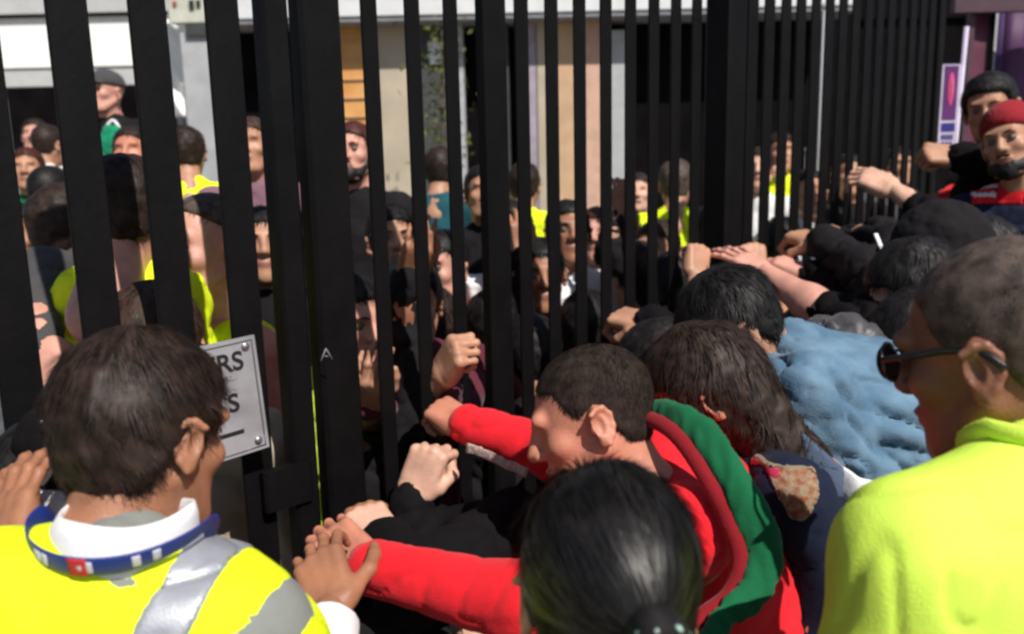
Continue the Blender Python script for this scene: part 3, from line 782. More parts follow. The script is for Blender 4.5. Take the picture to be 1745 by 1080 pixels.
# banners to the right of the fence
PURP = mat('purple_banner', (0.048, 0.025, 0.12), rough=.6, col2=(0.06, 0.027, 0.105), scale=2.0); MAG = mat('magenta_banner', (0.11, 0.022, 0.05), rough=.6, var=.2, scale=3); PINKL = mat('pink_print', (0.62, 0.16, 0.30), rough=.6); VIOL = mat('violet_print', (0.065, 0.015, 0.075), rough=.6)
for (a, b, m, lab, Y) in ((1641, 1674, MAG, 'narrow maroon banner beside the purple sign', 5.6), (1684, 1850, PURP, 'wide purple banner behind the two men at the right', 5.9)):
    c, w_, h_ = brect(a, b, 18, 470, Y); r = empty('banner', (c[0], Y, 0)); tag(r, lab, 'banner')
    nx, nz = 14, 10; zt = c[2] + h_ / 2
    X, Z = np.meshgrid(np.linspace(-w_ / 2, w_ / 2, nx), np.linspace(.25, zt, nz), indexing='ij')
    V = np.stack([c[0] + X.ravel(), Y + .02 * np.sin(X.ravel() * 14 + 1), Z.ravel()], 1)
    i = np.arange(nx - 1)[:, None] * nz + np.arange(nz - 1)[None]; F = np.stack([i, i + nz, i + nz + 1, i + 1], -1).reshape(-1, 4)
    o = child('sheet', V, F, m, r); o.modifiers.new('thick', 'SOLIDIFY').thickness = .004
    if m is PURP:
        m_ = X.ravel()[F].mean(1); sel = (m_ > -w_ * .42) & (m_ < -w_ * .20); u_, inv = np.unique(F[sel], return_inverse=True)
        o2 = child('violet_stripe', V[u_] - (0, .006, 0), inv.reshape(-1, 4), VIOL, r); o2.modifiers.new('thick', 'SOLIDIFY').thickness = .002
    for sx_ in (-1, 1):
        px_ = c[0] + sx_ * (w_ / 2 + .015); V, F = tube(np.array([(px_, Y, 0), (px_, Y, zt / 2), (px_, Y, zt)]), .014, 10); child('upright', V, F, GREYP if sx_ < 0 else WALLD, r)
mb = empty('header_board', (4, 5.4, 0)); tag(mb, 'dark maroon header board above the purple banner', 'board')
HB = mat('maroon_board', (0.07, 0.035, 0.05), rough=.6); slab('board', 1630, 1900, -60, 18, 5.5, HB, mb, .06)
for x in (1634, 1880): slab('support', x, x + 8, 18, 600, 5.56, HB, mb, .05, floor=True)
# the purple sign on the end of the fence
c, w_, h_ = brect(1601, 1634, 110, 252, 3.72); ps = empty('pole_sign', c); tag(ps, 'tall narrow purple sign with a pink emblem and white border on the fence end', 'sign')
WHT = mat('sign_white', (0.52, 0.46, 0.60), rough=.5); SPU = mat('sign_purple', (0.10, 0.02, 0.13), rough=.5); SBL = mat('sign_blue', (0.03, 0.025, 0.20), rough=.5); SPK = mat('sign_pink', (0.62, 0.06, 0.20), rough=.5)
def sq(name, u0, u1, v0, v1, m, y): 
    V, F = box_mesh((c[0] + (u0 + u1) / 2 * w_ - w_ / 2, 3.72 - y, c[2] + h_ / 2 - (v0 + v1) / 2 * h_), ((u1 - u0) / 2 * w_, .002, (v1 - v0) / 2 * h_)); return child(name, V, F, m, ps, smooth=False)
sq('board', 0, 1, 0, 1, WHT, 0); sq('purple_field', .14, .84, .02, .66, SPU, .003); sq('blue_strip', .14, .84, .70, .80, SBL, .003)
V, F = uvsphere((0, 0, 0), 1, 10); V = V * (w_ * .17, .003, h_ * .20); V[:, 2] += np.abs(V[:, 0]) * .2; child('emblem', V + (c[0], 3.714, c[2] + h_ * .20), F, SPK, ps)
V, F = uvsphere((0, 0, 0), 1, 8); V = V * (w_ * .05, .003, h_ * .12); child('emblem_highlight', V + (c[0] + w_ * .03, 3.711, c[2] + h_ * .22), F, PINKL, ps)
for k in range(4): sq('small_print', .18 + .16 * k, .28 + .16 * k, .84, .90, SBL, .003)
for k in range(3): sq('small_print', .2 + .2 * k, .33 + .2 * k, .93, .97, SBL, .003)
xp = c[0] + w_ * .42; V, F = tube(np.array([(xp, 3.745, 0), (xp, 3.745, 1.2), (xp + .03, 3.745, c[2] + h_ / 2 + .16)]), .010, 10); child('pole', V, F, WHT, ps)
# a small leafy tree seen between two palings
tr = empty('small_tree', brect(752, 752, 200, 200, 7.2)[0] * (1, 1, 0)); tag(tr, 'slim young tree with yellow-green leaves before the dark wall panel', 'tree')
tb = np.array(tr.location); BARK = mat('bark', (.08, .06, .04), rough=.9); LEAF = mat('leaf', (.05, .065, .015), rough=.6, col2=(.16, .16, .03), scale=5)
V, F = tube(np.array([tb, tb + (0.02, 0, 1.0), tb + (.0, 0, 2.0), tb + (.03, 0, 2.9)]), [.035, .028, .018, .006], 8); child('trunk', V, F, BARK, tr)
r = RNG; n = 420; C_ = tb + np.stack([r.normal(0, .13, n), r.normal(0, .13, n), r.uniform(1.7, 3.0, n)], 1); A = r.normal(size=(n, 3)); A /= np.linalg.norm(A, axis=1)[:, None]; B = np.cross(A, r.normal(size=(n, 3))); B /= np.linalg.norm(B, axis=1)[:, None]
V = np.stack([C_ - A * .035, C_ - B * .014, C_ + A * .035, C_ + B * .014], 1).reshape(-1, 3); F = np.arange(4 * n).reshape(-1, 4)
o = child('crown', V, F, LEAF, tr, smooth=False); o['kind'] = 'stuff'

# ================================================================== PEOPLE IN FRONT OF THE GATE
BACK = cv(0, .15, -1)      # towards the camera
# steward at the left, from behind
def band_shoulder(Q, N0, S, Fb, sp):
    a = (Q - N0) @ S; v = (Q - N0) @ sp
    return np.abs(a - (.102 + v * .30)) - .027
def band_bounds(N0, S, Fb, sp):
    c = N0 + S * .06 - sp * .2; return c - .30, c + .30
def band_waist(Q, N0, S, Fb, sp): return np.abs((Q - N0) @ sp + .36) - .028
def waist_bounds(N0, S, Fb, sp):
    c = N0 - sp * .36; return c - .30, c + .30
WH = cv(.7, .1, -.6)
st = person('steward in a yellow vest, dark brown hair, white collar and blue lanyard', at(246, 742, 1.0), cv(.42, -.16, .90), up=cv(.02, 1, .1), skinm=SK_BROWN, level='near', hair='short', hairm_=H_DARK, hthick=.013, hstr=9000, hlen=.030,
            top=GREYC, top_name='grey_shirt', amp=.0025, nk=False, core=False, body=cv(.10, 0, 1), neck=at(205, 945, .92), SR=at(420, 1085, .93), SL=at(-60, 1050, .90), bulk=1.12, spine=(0.02, -.02, 1), res=.007, hscale=1.0, seed=3,
            Rarm=arm(at(520, 1290, .98), at(565, 1040, 1.18), at(535, 930, 1.26), cv(.1, .1, -1), 'claw', sleeve=.82, thick=1.05, scale=1.0),
            Larm=arm(at(-120, 1150, .9), at(2, 960, .98), at(24, 850, 1.04), cv(-.25, .1, -1), 'open', sleeve=.4),
            vest=dict(bands=[(band_shoulder, band_bounds), (band_waist, waist_bounds)], scoop=.080, half=.225))
N0, S, Fb, sp = st['N0'], st['S'], st['Fb'], st['spine']
def ring(c, ax, ay, n=40, tilt=0, a0=0, a1=2 * math.pi):
    t = np.linspace(a0, a1, n, endpoint=abs(a1 - a0) < 6.2)
    return c + np.outer(np.cos(t), S * ax) + np.outer(np.sin(t), Fb * ay)
WC = WHITE
nb = at(210, 912, .925); sp = nrm(sp + S * .22 + Fb * .1)
def collar(root, c, ax, ay, h, m, S, Fb, up, name='collar', lean=.3, thick=.006):
    n = 44; V = []; rows = [(-1.0, 1.0), (-.3, .98), (.5, .95), (1.0, .93), (1.06, .97), (.5, 1.06), (-.4, 1.13), (-1.1, 1.18)]
    for z, k in rows:
        for j in range(n):
            t = 2 * math.pi * j / n; front = max(0, math.sin(t)); back = max(0, -math.sin(t))
            V.append(c + S * ax * k * math.cos(t) + Fb * ay * k * math.sin(t) + up * h * (z - .55 * front * (1 if z > 0 else .4) + .12 * back) + up * .003 * math.sin(3 * t + z))
    F = [(r * n + j, r * n + (j + 1) % n, (r + 1) * n + (j + 1) % n, (r + 1) * n + j) for r in range(len(rows) - 1) for j in range(n)]
    o = child(name, np.array(V), np.array(F), m, root); return o
collar(st['root'], nb + sp * .008, .073, .068, .028, WC, S, Fb, sp)
LANY = mat('lanyard_blue', (0.012, 0.03, 0.20), rough=.5, var=.1); LRED = mat('lanyard_red', (.5, .02, .03)); LWH = mat('lanyard_white', (.6, .6, .66))
def lan_pt(t, r=1.0, h=0.0):
    fr = max(0, math.sin(t)); return nb + S * .094 * r * math.cos(t) + Fb * .089 * r * math.sin(t) + sp * (-.004 - .10 * fr + h + .006 * math.sin(2 * t + 1))
tt = np.linspace(-math.pi * 1.15, math.pi * .15, 40)
pts = np.array([lan_pt(t, 1.04, .020) for t in tt]); axf = np.array([nrm(sp + (nrm(p - nb) * .35)) for p in pts])
V, F = tube(pts, .0014, 8, flat=(axf, .0125)); ly = child('lanyard', V, F, LANY, st['root'])
for t0, m, w0 in ((-2.05, LWH, .05), (-1.93, LWH, .04), (-1.52, LRED, .10), (-1.50, LWH, .035), (-1.40, LWH, .03), (-.95, LWH, .04), (-.75, LWH, .04)):
    p = [lan_pt(t0 + d_, 1.062, .020) for d_ in (-w0, -w0 / 2, 0, w0 / 2, w0)]
    V, F = tube(np.array(p), .0006, 8, flat=(np.array([nrm(sp + nrm(q_ - nb) * .35) for q_ in p]), .0115 if m is LRED else .0075)); child('printed_mark', V, F, m, ly)
# white shirt cuff on the right wrist
def cuff(root, wr, el, m, r=.036, L=.06, name='cuff', off=.01):
    d = nrm(np.asarray(el) - wr); a = wr + d * off; pts = np.array([a, a + d * .004, a + d * L * .5, a + d * L])
    V, F = tube(pts, [r * .93, r, r * 1.04, r * 1.08], 20); V = V + (vnoise(V * 60) * .0015)[:, None] * UP
    return child(name, V, F, m, root)
cuff(st['root'], at(565, 1040, 1.18), at(520, 1290, .98), WHITE, r=.043, L=.115, off=.022)

# person in the red shirt
rd = person('person in a red long-sleeved shirt and green scarf bent against the gate', at(1012, 716, 1.36), cv(-.93, -.34, .05), up=cv(-.30, .93, .1), skinm=SK_RUDDY, level='near', hair='cropped', hairm_=hairm('cropped_brown', (.022, .013, .009), .8), hthick=.003, hstr=16000, hlen=.010,
            top=RED, top_name='red_shirt', amp=.0028, body=cv(-.8, -.2, .5), neck=at(1120, 770, 1.46), SL=at(1165, 905, 1.28), SR=at(1040, 800, 1.62), spine=cv(-.45, .85, -.1), pelvis=at(1310, 1180, 1.55), bulk=1.12, res=.008, seed=9,
            Larm=arm(at(905, 1030, 1.20), at(618, 962, 1.34), at(560, 905, 1.40), cv(-.1, .5, -.8), 'relax', sleeve=.99, loose=1.15, flip=False),
            Rarm=arm(at(955, 775, 1.62), at(790, 722, 1.73), at(735, 690, 1.80), cv(.1, .75, -.6), 'grip', sleeve=1.0, loose=1.12))
# green scarf round the neck and down the back
SCP = [at(1085, 700, 1.40), at(1130, 702, 1.33), at(1185, 728, 1.27), at(1240, 800, 1.22), at(1282, 880, 1.19), at(1305, 950, 1.17), at(1285, 1010, 1.15), at(1235, 1050, 1.12), at(1200, 1110, 1.08)]
sp_ = spline(SCP, 60); f = Field(.006)
for k in range(len(sp_) - 1):
    dirn = nrm(sp_[k + 1] - sp_[k]); nn = nrm(cv(-.2, .1, -1) - dirn * (cv(-.2, .1, -1) @ dirn)); rr = .012 + .009 * math.sin(math.pi * min(1, k / len(sp_) * 1.15)) 
    f.cap(sp_[k], sp_[k + 1], rr, rr, k=.01, flat=(nn, 2.2))
V, F = f.build(); Nn = vnormals(V, F)
Qs = V - np.outer(V @ cv(.25, -1, -.1), cv(.25, -1, -.1)) * .82; V = V + Nn * (.0050 * ridged(Qs * 42 + 3) + .002 * vnoise(V * 40))[:, None]; child('green_scarf', V, F, GREEN, rd['root'])
sp2 = sp_ + cv(-.9, -.25, .25) * .035; f = Field(.006)
for k in range(6, len(sp2) - 6): f.cap(sp2[k], sp2[k + 1], .010, .010, k=.01)
V, F = f.build(); child('scarf_border', V, F, cloth('dark_red', (.22, .006, .012)), rd['root'])

# dark-haired person, nearest, hair tied back
def bunflow(P): 
    t = np.array((.022, -.12, -.035)); return t - P
bw = person('person with smooth black hair tied back by a pale green band, seen from behind', at(1034, 1010, .80), cv(-.05, -.22, .96), up=cv(-.0, .98, .16), skinm=SK_TAN, level='near', hair='bun', hairm_=mat('hair_smooth_black', (.010, .008, .007), rough=.42, var=.5, scale=40, spec=.5), hthick=.016, hstr=11000, hlen=.06,
            top=BLACKC, body=cv(0, 0, 1), bulk=.85, res=.012, seed=5, hscale=.93, neck=at(1030, 1300, .82), flow=bunflow, amp=.004,
            Rarm=None, Larm=None)
Hc, Rr = bw['H'], bw['R']
tie = Hc + np.array((.022, -.122, -.030)) @ Rr
BAND = mat('pale_green_band', (.12, .42, .33), rough=.5, col2=(.5, .62, .56), scale=60)
d0 = nrm(np.array((.1, -.6, -.75)) @ Rr); a_ = nrm(np.cross(d0, UP)); b_ = np.cross(d0, a_); ps_ = []
for k in range(60):
    t = k / 60 * 2 * math.pi; q = (.018 + .006 * math.cos(9 * t)); ps_.append(tie + (a_ * math.cos(t) + b_ * math.sin(t)) * q + d0 * .005 * math.sin(9 * t))
V, F = tube(np.array(ps_), .0055, 8, closed=True); child('hair_band', V, F, BAND, bw['root'])
f = Field(.005); pt = spline([tie - d0 * .02, tie, tie + d0 * .05 - UP * .01, tie + d0 * .08 - UP * .10, tie + d0 * .07 - UP * .22], 20)
for k in range(len(pt) - 1):
    r0 = [.014, .02, .027, .024, .012][min(4, int(k / len(pt) * 5))]; f.cap(pt[k], pt[k + 1], r0, r0, k=.02)
V, F = f.build(); V = V + vnormals(V, F) * (.002 * vnoise(V * (90, 90, 12)))[:, None]; child('ponytail', V, F, H_BLACK, bw['root'])

# person in the denim jacket
dn = person('person in a pale blue denim jacket leaning head down towards the palings', at(1248, 560, 1.72), cv(-.72, -.68, .12), up=cv(-.45, .88, -.12), skinm=SK_TAN, level='mid', hair='short', hairm_=H_BLACK, hthick=.012, hstr=6000, hlen=.035,
            top=DENIM, top_name='denim_jacket', amp=.0105, ffreq=9, fstretch=2.2, fold_axis=cv(.5, .8, 0), body=cv(-.8, -.5, .3), spine=cv(-.86, .50, .1), neck=at(1335, 612, 1.74), SL=at(1372, 668, 1.56), SR=at(1400, 610, 1.86), pelvis=at(1640, 800, 1.78), bulk=1.1, res=.008, seed=21,
            Larm=arm(at(1480, 850, 1.58), at(1320, 930, 1.62), at(1280, 940, 1.66), cv(0, .5, -1), 'relax', loose=1.15, sleeve=1.0),
            Rarm=arm(at(1330, 660, 1.95), at(1225, 600, 2.1), at(1180, 570, 2.2), cv(0, .5, -1), 'grip', sleeve=.9))
# open collar edge, lanyard strap and badge hanging from the neck
V, F = tube(spline([at(1300, 602, 1.62), at(1306, 650, 1.55), at(1312, 700, 1.52), at(1322, 745, 1.50)], 16), .004, 8, flat=(CR, .013)); child('jacket_placket', V, F, DENIM, dn['root'])
V, F = tube(spline([at(1262, 575, 1.62), at(1284, 620, 1.56), at(1294, 660, 1.54), at(1302, 700, 1.53)], 16), .002, 8, flat=(CR, .007)); child('neck_strap', V, F, mat('tan_strap', (.5, .38, .26)), dn['root'])
V, F = tube(np.array([at(1303, 700, 1.53), at(1305, 712, 1.53), at(1306, 724, 1.53), at(1308, 738, 1.53)]), [.006, .010, .009, .005], 10); child('pendant', V, F, STEEL, dn['root'])
V, F = tube(spline([at(1330, 735, 1.50), at(1400, 800, 1.47), at(1470, 850, 1.50)], 14), .006, 8, flat=(CU, .028)); child('jacket_hem', V, F, DENIM_D, dn['root'])

V, F = tube(spline([at(1420, 812, 1.50), at(1462, 838, 1.46), at(1510, 850, 1.46)], 14), .006, 10, flat=(CU, .026)); V = V + (.004 * vnoise(V * 30))[:, None]; child('white_shirt_tail', V, F, WHITE, dn['root'])
# navy jersey person
nv = person('person in a navy jersey with an embroidered crest, long dark hair bowed down', at(1200, 672, 1.56), cv(-.8, -.55, .2), up=cv(-.4, .9, .0), skinm=SK_RUDDY, level='mid', hair='long', hairm_=H_DARK, hthick=.018, hstr=3500, hlen=.05,
            top=NAVY, top_name='navy_jersey', amp=.003, body=cv(-.8, -.2, .4), spine=cv(-.55, .8, 0), neck=at(1290, 795, 1.56), SL=at(1350, 850, 1.40), SR=at(1250, 770, 1.8), pelvis=at(1500, 1150, 1.6), bulk=1.05, res=.010, seed=31,
            Larm=arm(at(1420, 1010, 1.42), at(1340, 1150, 1.45), at(1300, 1200, 1.45), cv(0, .4, -1), 'relax'), Rarm=arm(at(1130, 790, 1.9), at(1000, 760, 2.0), at(950, 740, 2.05), cv(0, .4, -1), 'grip'))
# crest: a shield-shaped patch on the upper sleeve
c0 = at(1350, 836, 1.36); cn = -nrm(c0 - CAM)
def shield(Q):
    a = (Q - c0) @ CR * 1.2; v = (Q - c0) @ CU * 1.15
    hw = np.interp(v, [-.055, -.04, 0, .035, .045], [.0, .018, .040, .043, .043])
    return np.maximum(np.maximum(np.abs(a) - hw, np.abs(v) - .047), (Q - c0) @ CF - .12)
CRST = mat('embroidered_crest', (.24, .06, .02), rough=.85, col2=(.30, .23, .15), scale=85, bump=.6, bscale=220)
cr_ = decal(nv, 'embroidered_crest', CRST, shield, .0028, (c0 - .22, c0 + .22), res=.004)
if cr_: decal(nv, 'crest_border', mat('crest_border', (.26, .20, .14), rough=.8), lambda Q: np.maximum(shield(Q), -(shield(Q) + .0045)), .0038, (c0 - .22, c0 + .22), res=.003, parent=cr_, amp=.003)
cr2 = at(1320, 806, 1.36)
if cr_: decal(nv, 'red_emblem', mat('crest_red', (.45, .03, .08)), lambda Q: np.maximum(np.hypot((Q - cr2) @ CR, (Q - cr2) @ CU) - .008, (Q - c0) @ CF - .12), .0045, (c0 - .22, c0 + .22), res=.003, parent=cr_)

# steward at the right in the lime T-shirt, glasses
rs = person('steward in a plain lime-yellow T-shirt at the right, close-cropped hair and dark glasses', at(1708, 600, .96), cv(-.62, -.16, .78), up=(0, 0, 1), skinm=SK_DEEP, level='near', hair='cropped', hairm_=H_GREY, hthick=.002, hstr=16000, hlen=.006,
            top=HIVIS_T, top_name='lime_tshirt', sleeve=.42, amp=.0085, ffreq=6.5, fstretch=-.62, body=cv(-.35, 0, .9), core=False, nk=False, pad=True, neck=at(1768, 775, .915), SL=at(1560, 955, .86), SR=at(2080, 880, .93), spine=(0, 0, 1), bulk=1.22, res=.007, hscale=1.08, seed=13, pelvis=at(1800, 1750, 1.0),
            Larm=arm(at(1435, 1330, .90), at(1330, 1420, 1.05), at(1300, 1400, 1.12), cv(0, 1, 0), 'relax'), Rarm=None)
tn = rs['N0']; tS, tF = rs['S'], rs['Fb']
pts = [tn + tS * .074 * math.cos(t) + tF * (.070 * math.sin(t) + .006) + UP * (.040 - .045 * max(0, math.sin(t))) for t in np.linspace(0, 2 * math.pi, 44, endpoint=False)]
V, F = tube(np.array(pts), .0055, 8, flat=(UP, .011), closed=True); child('collar_band', V, F, HIVIS_T, rs['root'])
def loc(rs, pts): return (np.asarray(pts, float) * rs['s']) @ rs['R'] + rs['H']
gl = empty('glasses', (0, 0, 0)); gl.parent = rs['root']; gl.location = tuple(loc(rs, (0, .1, .01)) - np.array(rs['root'].location))
for sd in (-1, 1):
    V, F = tube(loc(rs, spline([(sd * .066, .098, .014), (sd * .078, .06, .016), (sd * .082, .02, .017), (sd * .086, -.012, .012), (sd * .083, -.032, -.008)], 24)), .0022, 8, flat=(UP, .0042)); child('temple_arm', V, F, GLASSF, gl)
    ringp = [(sd * (.036 + .029 * math.cos(t)), .112 - .012 * (math.cos(t) * .5 + .5), .008 + .022 * math.sin(t)) for t in np.linspace(0, 2 * math.pi, 28, endpoint=False)]
    V, F = tube(loc(rs, ringp), .0022, 6, closed=True); child('rim', V, F, GLASSF, gl)
    V, F = uvsphere((0, 0, 0), 1, 8); V = V * (.028, .0015, .021) + (sd * .036, .108, .008); child('lens', loc(rs, V), F, mat('tinted_lens', (.02, .018, .02), rough=.08, spec=.8), gl)
V, F = tube(loc(rs, spline([(-.009, .112, .014), (0, .114, .017), (.009, .112, .014)], 8)), .002, 6); child('bridge', V, F, GLASSF, gl)

# people in black at the right, arms to the palings
def B(px, py, d): return at(px, py, d)
k1 = person('person in a raised black hood with white piping gripping the dense palings', B(1600, 432, 2.12), cv(-.8, -.45, .4), up=cv(-.4, .9, 0), skinm=SK_TAN, hair='long', hair_name='hood', hairm_=BLACKC2, hthick=.016, hstr=0, hlen=.03, top=BLACKC2, top_name='black_jacket', amp=.010, body=cv(-.8, 0, .5), spine=cv(-.5, .8, 0),
            neck=B(1620, 500, 2.15), SR=B(1530, 425, 2.35), SL=B(1530, 520, 2.0), pelvis=B(1820, 860, 2.2), bulk=1.15, seed=41, Larm=arm(B(1475, 462, 2.22), B(1402, 414, 2.46), B(1330, 394, 2.58), cv(.2, .7, -.7), 'grip', sleeve=1.0, thick=1.1, loose=1.2, level='near', scale=1.12), Rarm=arm(B(1500, 400, 2.5), B(1440, 405, 2.62), B(1400, 390, 2.70), cv(.1, .8, -.6), 'grip', sleeve=1.0, level='near'))
V, F = tube(spline([B(1492, 398, 2.0), B(1503, 425, 1.98), B(1512, 455, 1.97), B(1524, 480, 1.96)], 14), .002, 6, flat=(CR, .006)); child('white_piping', V, F, WHITE, k1['root'])
k2 = person('person in a charcoal jacket with a bare forearm and open hand above the denim collar', B(1560, 500, 1.95), cv(-.8, -.5, .3), up=cv(-.5, .85, 0), skinm=SK_PINK, hair='short', hairm_=H_BLACK, hthick=.014, hstr=2200, hlen=.03, top=BLACKC, top_name='charcoal_jacket', amp=.011, body=cv(-.8, 0, .4), spine=cv(-.8, .55, 0),
            neck=B(1590, 570, 1.97), SR=B(1500, 510, 2.25), SL=B(1480, 560, 1.98), pelvis=B(1820, 800, 2.0), bulk=1.1, seed=43, Larm=arm(B(1425, 545, 2.08), B(1306, 468, 2.28), B(1236, 418, 2.38), cv(.1, .6, -.8), 'open', sleeve=.58, level='near', thick=1.25, loose=1.15), Rarm=arm(B(1450, 505, 2.3), B(1376, 466, 2.42), B(1306, 440, 2.50), cv(.2, .8, -.5), 'claw', scale=1.1, sleeve=.95, loose=1.2, level='near'))
k3 = person('person in a shiny dark grey padded coat squeezed behind the denim jacket', B(1570, 590, 1.84), cv(-.75, -.6, .2), up=cv(-.5, .85, 0), skinm=SK_TAN, hair='short', hairm_=H_BLACK, hthick=.012, hstr=900, top=cloth('shiny_grey', (.06, .055, .06), rough=.38, spec=.5), top_name='padded_coat', amp=.012, ffreq=20, body=cv(-.8, 0, .4), spine=cv(-.85, .5, 0),
            neck=B(1600, 640, 1.85), SL=B(1440, 600, 1.8), SR=B(1450, 560, 2.1), pelvis=B(1760, 790, 1.9), bulk=1.0, seed=45, Larm=arm(B(1390, 580, 1.9), B(1340, 610, 2.0), B(1290, 600, 2.1), cv(0, .8, -.5), 'grip'), Rarm=arm(B(1335, 560, 2.3), B(1288, 468, 2.48), B(1280, 412, 2.52), cv(.25, .2, -.9), 'fist', level='near', sleeve=.7, scale=1.05))
k4 = person('person in black reaching an open pale hand towards the dense palings', B(1668, 452, 2.3), cv(-.8, -.35, .4), up=cv(-.3, .95, 0), skinm=SK_PALE, hair='short', hairm_=H_BLACK, hthick=.014, hstr=900, top=BLACKC, top_name='black_top', amp=.010, body=cv(-.8, 0, .4), spine=cv(-.3, .9, 0),
            neck=B(1690, 520, 2.3), SR=B(1612, 440, 2.5), pelvis=B(1790, 820, 2.4), bulk=1.1, seed=47, Rarm=arm(B(1600, 385, 2.68), B(1520, 322, 2.86), B(1452, 292, 2.95), cv(.2, .25, -.95), 'claw', sleeve=.70, loose=1.2, level='near', scale=1.2), Larm=arm(B(1560, 520, 2.3), B(1480, 500, 2.4), B(1440, 490, 2.5), cv(0, .8, -.5), 'grip', sleeve=1.0))
k5 = person('bearded person in a dark red knitted cap and a red and blue jersey', B(1722, 242, 2.75), cv(-.62, -.12, -.55), up=cv(-.05, 1, .1), skinm=SK_TAN, hair=None, beard=H_BLACK, eye=True, top=NAVY, top_name='navy_jersey', amp=.006, spine=cv(-.1, 1, 0), neck=B(1745, 325, 2.80), body=cv(-.5, 0, -.7), bulk=1.05, seed=51, level='mid',
            Rarm=arm(B(1700, 470, 2.6), B(1640, 520, 2.7), B(1600, 520, 2.8), cv(0, .8, -.5), 'grip'), Larm=None)
# knitted cap
f = Field(.005); f.ell((0, -.014, .045), (.088, .108, .095), k=.02); f.fun(lambda P: (np.interp(P[..., 1], [-.1, -.03, .03, .1], [-.01, .01, .035, .058]) - P[..., 2]) * .8, k=.02)
V, F = f.build(); V = V + vnormals(V, F) * (.0016 * np.sin(np.arctan2(V[:, 0], V[:, 1]) * 60))[:, None]
CAPR = cloth('dark_red_knit', (.26, .012, .02)); cp = child('knitted_cap', loc(k5, V), F, CAPR, k5['root'])
def patch(info, name, m, umin, umax, vmin, vmax, lift=.003, parent=None, slope=0, shape=None):
    V, F = info['V'], info['F']; cc = V[F].mean(1) - CAM; u = (cc @ CR) / (cc @ CF) * FPX + CX; v = CY - (cc @ CU) / (cc @ CF) * FPX; Nn = vnormals(V, F)
    v2 = v - slope * (u - umin); s = (u > umin) & (u < umax) & (v2 > vmin) & (v2 < vmax) & ((Nn[F[:, 0]] @ CF) < .1)
    if s.sum() < 2: return None
    us_, inv = np.unique(F[s], return_inverse=True); o = child(name, V[us_] + Nn[us_] * lift, inv.reshape(-1, 4), m, parent or info['root']); o.modifiers.new('thick', 'SOLIDIFY').thickness = .0012; return o
rp = patch(k5, 'red_chest_panel', RED, 1655, 1745, 295, 348, .003)
patch(k5, 'white_print', WHITE, 1655, 1702, 318, 324, .0055, rp, -.05); patch(k5, 'white_print', WHITE, 1655, 1698, 330, 337, .0055, rp, -.05)
k6 = person('dark-haired person behind the knitted cap, one black-sleeved fist on the fence end', B(1688, 186, 3.0), cv(-.55, -.25, -.65), up=cv(0, 1, .1), skinm=SK_TAN, hair='short', hairm_=H_BLACK, hthick=.016, hstr=1500, hlen=.02, eye=True, beard=None, top=BLACKC, top_name='black_sweater', amp=.006, spine=cv(0, 1, 0), neck=B(1700, 270, 3.05), body=cv(-.5, 0, -.7), bulk=1.0, seed=53, level='mid',
            Rarm=arm(B(1705, 282, 2.95), B(1632, 266, 3.0), B(1575, 262, 3.02), cv(.1, .5, -.85), 'fist', sleeve=1.0, loose=1.35, level='near', scale=1.2), Larm=arm(B(1760, 420, 3.0), B(1760, 520, 2.9), B(1740, 560, 2.9), cv(1, 0, 0), 'relax'), SR=B(1750, 275, 3.02))
# a red and blue striped jersey between them and the fence
k7 = person('person in a bright red jersey mostly hidden under the black-sleeved fist', B(1655, 330, 3.35), cv(-.6, -.4, .4), skinm=SK_TAN, hair='short', hairm_=H_BLACK, hstr=400, top=RED, top_name='red_jersey', seed=55, neck=B(1630, 345, 3.3), spine=cv(-.1, 1, 0), hscale=.9, bulk=.85, level='far', res=.014)

# more hands in the cluster: their owners are bent low in the press
k8 = person('crouching person in black between the denim and red shirts, fist raised beside the broad post', B(1130, 640, 2.0), cv(-.7, -.5, .4), up=cv(-.3, .9, 0), skinm=SK_TAN, hair='short', hairm_=H_BLACK, hthick=.02, hstr=900, top=BLACKC, top_name='black_jacket', seed=61, body=cv(-.6, 0, .7), spine=cv(-.4, .9, 0),
            neck=B(1165, 720, 2.0), Larm=arm(B(1180, 590, 1.95), B(1102, 548, 2.08), B(1030, 535, 2.16), cv(.1, .75, -.65), 'grip', level='near', sleeve=.99, thick=1.1, loose=1.1), Rarm=arm(B(1215, 560, 2.3), B(1186, 470, 2.34), B(1190, 412, 2.38), cv(.45, .1, -.9), 'fist', level='near', sleeve=.8))
k9 = person('person in black low behind the tied-back hair, pale fist gripping a paling', B(740, 1040, 1.56), cv(-.5, -.8, .4), up=cv(-.7, .6, .3), skinm=SK_PALE, hair='short', hairm_=H_BLACK, hthick=.02, hstr=1600, top=BLACKC, top_name='black_jacket', seed=63, body=cv(-.6, 0, .8), spine=cv(-.3, .9, 0), neck=B(800, 935, 1.64), SR=B(700, 915, 1.74), SL=B(880, 900, 1.62), pelvis=B(960, 1300, 1.5),
            Rarm=arm(B(700, 940, 1.66), B(703, 842, 1.66), B(730, 775, 1.66), cv(-.25, .45, -.9), 'fist', level='near', sleeve=.97, thick=1.0, loose=1.15, scale=1.05), Larm=arm(B(700, 1000, 1.35), B(660, 925, 1.5), B(620, 870, 1.56), cv(.3, .5, -.8), 'grip', sleeve=1.0, loose=1.15))
k10 = person('person low in dark clothes wearing a steel watch, hand raised beside the gate post', B(672, 1075, 1.52), cv(-.4, -.6, .7), up=cv(-.2, .9, 0), skinm=SK_BROWN, hair='short', hairm_=H_BLACK, hthick=.018, hstr=900, top=BLACKC2, top_name='dark_top', seed=65, body=cv(-.3, 0, .9), neck=B(690, 1180, 1.46),
            Rarm=arm(B(640, 1060, 1.40), B(618, 935, 1.55), B(622, 860, 1.62), cv(0, .2, -1), 'grip', sleeve=.7, level='near'), Larm=None)
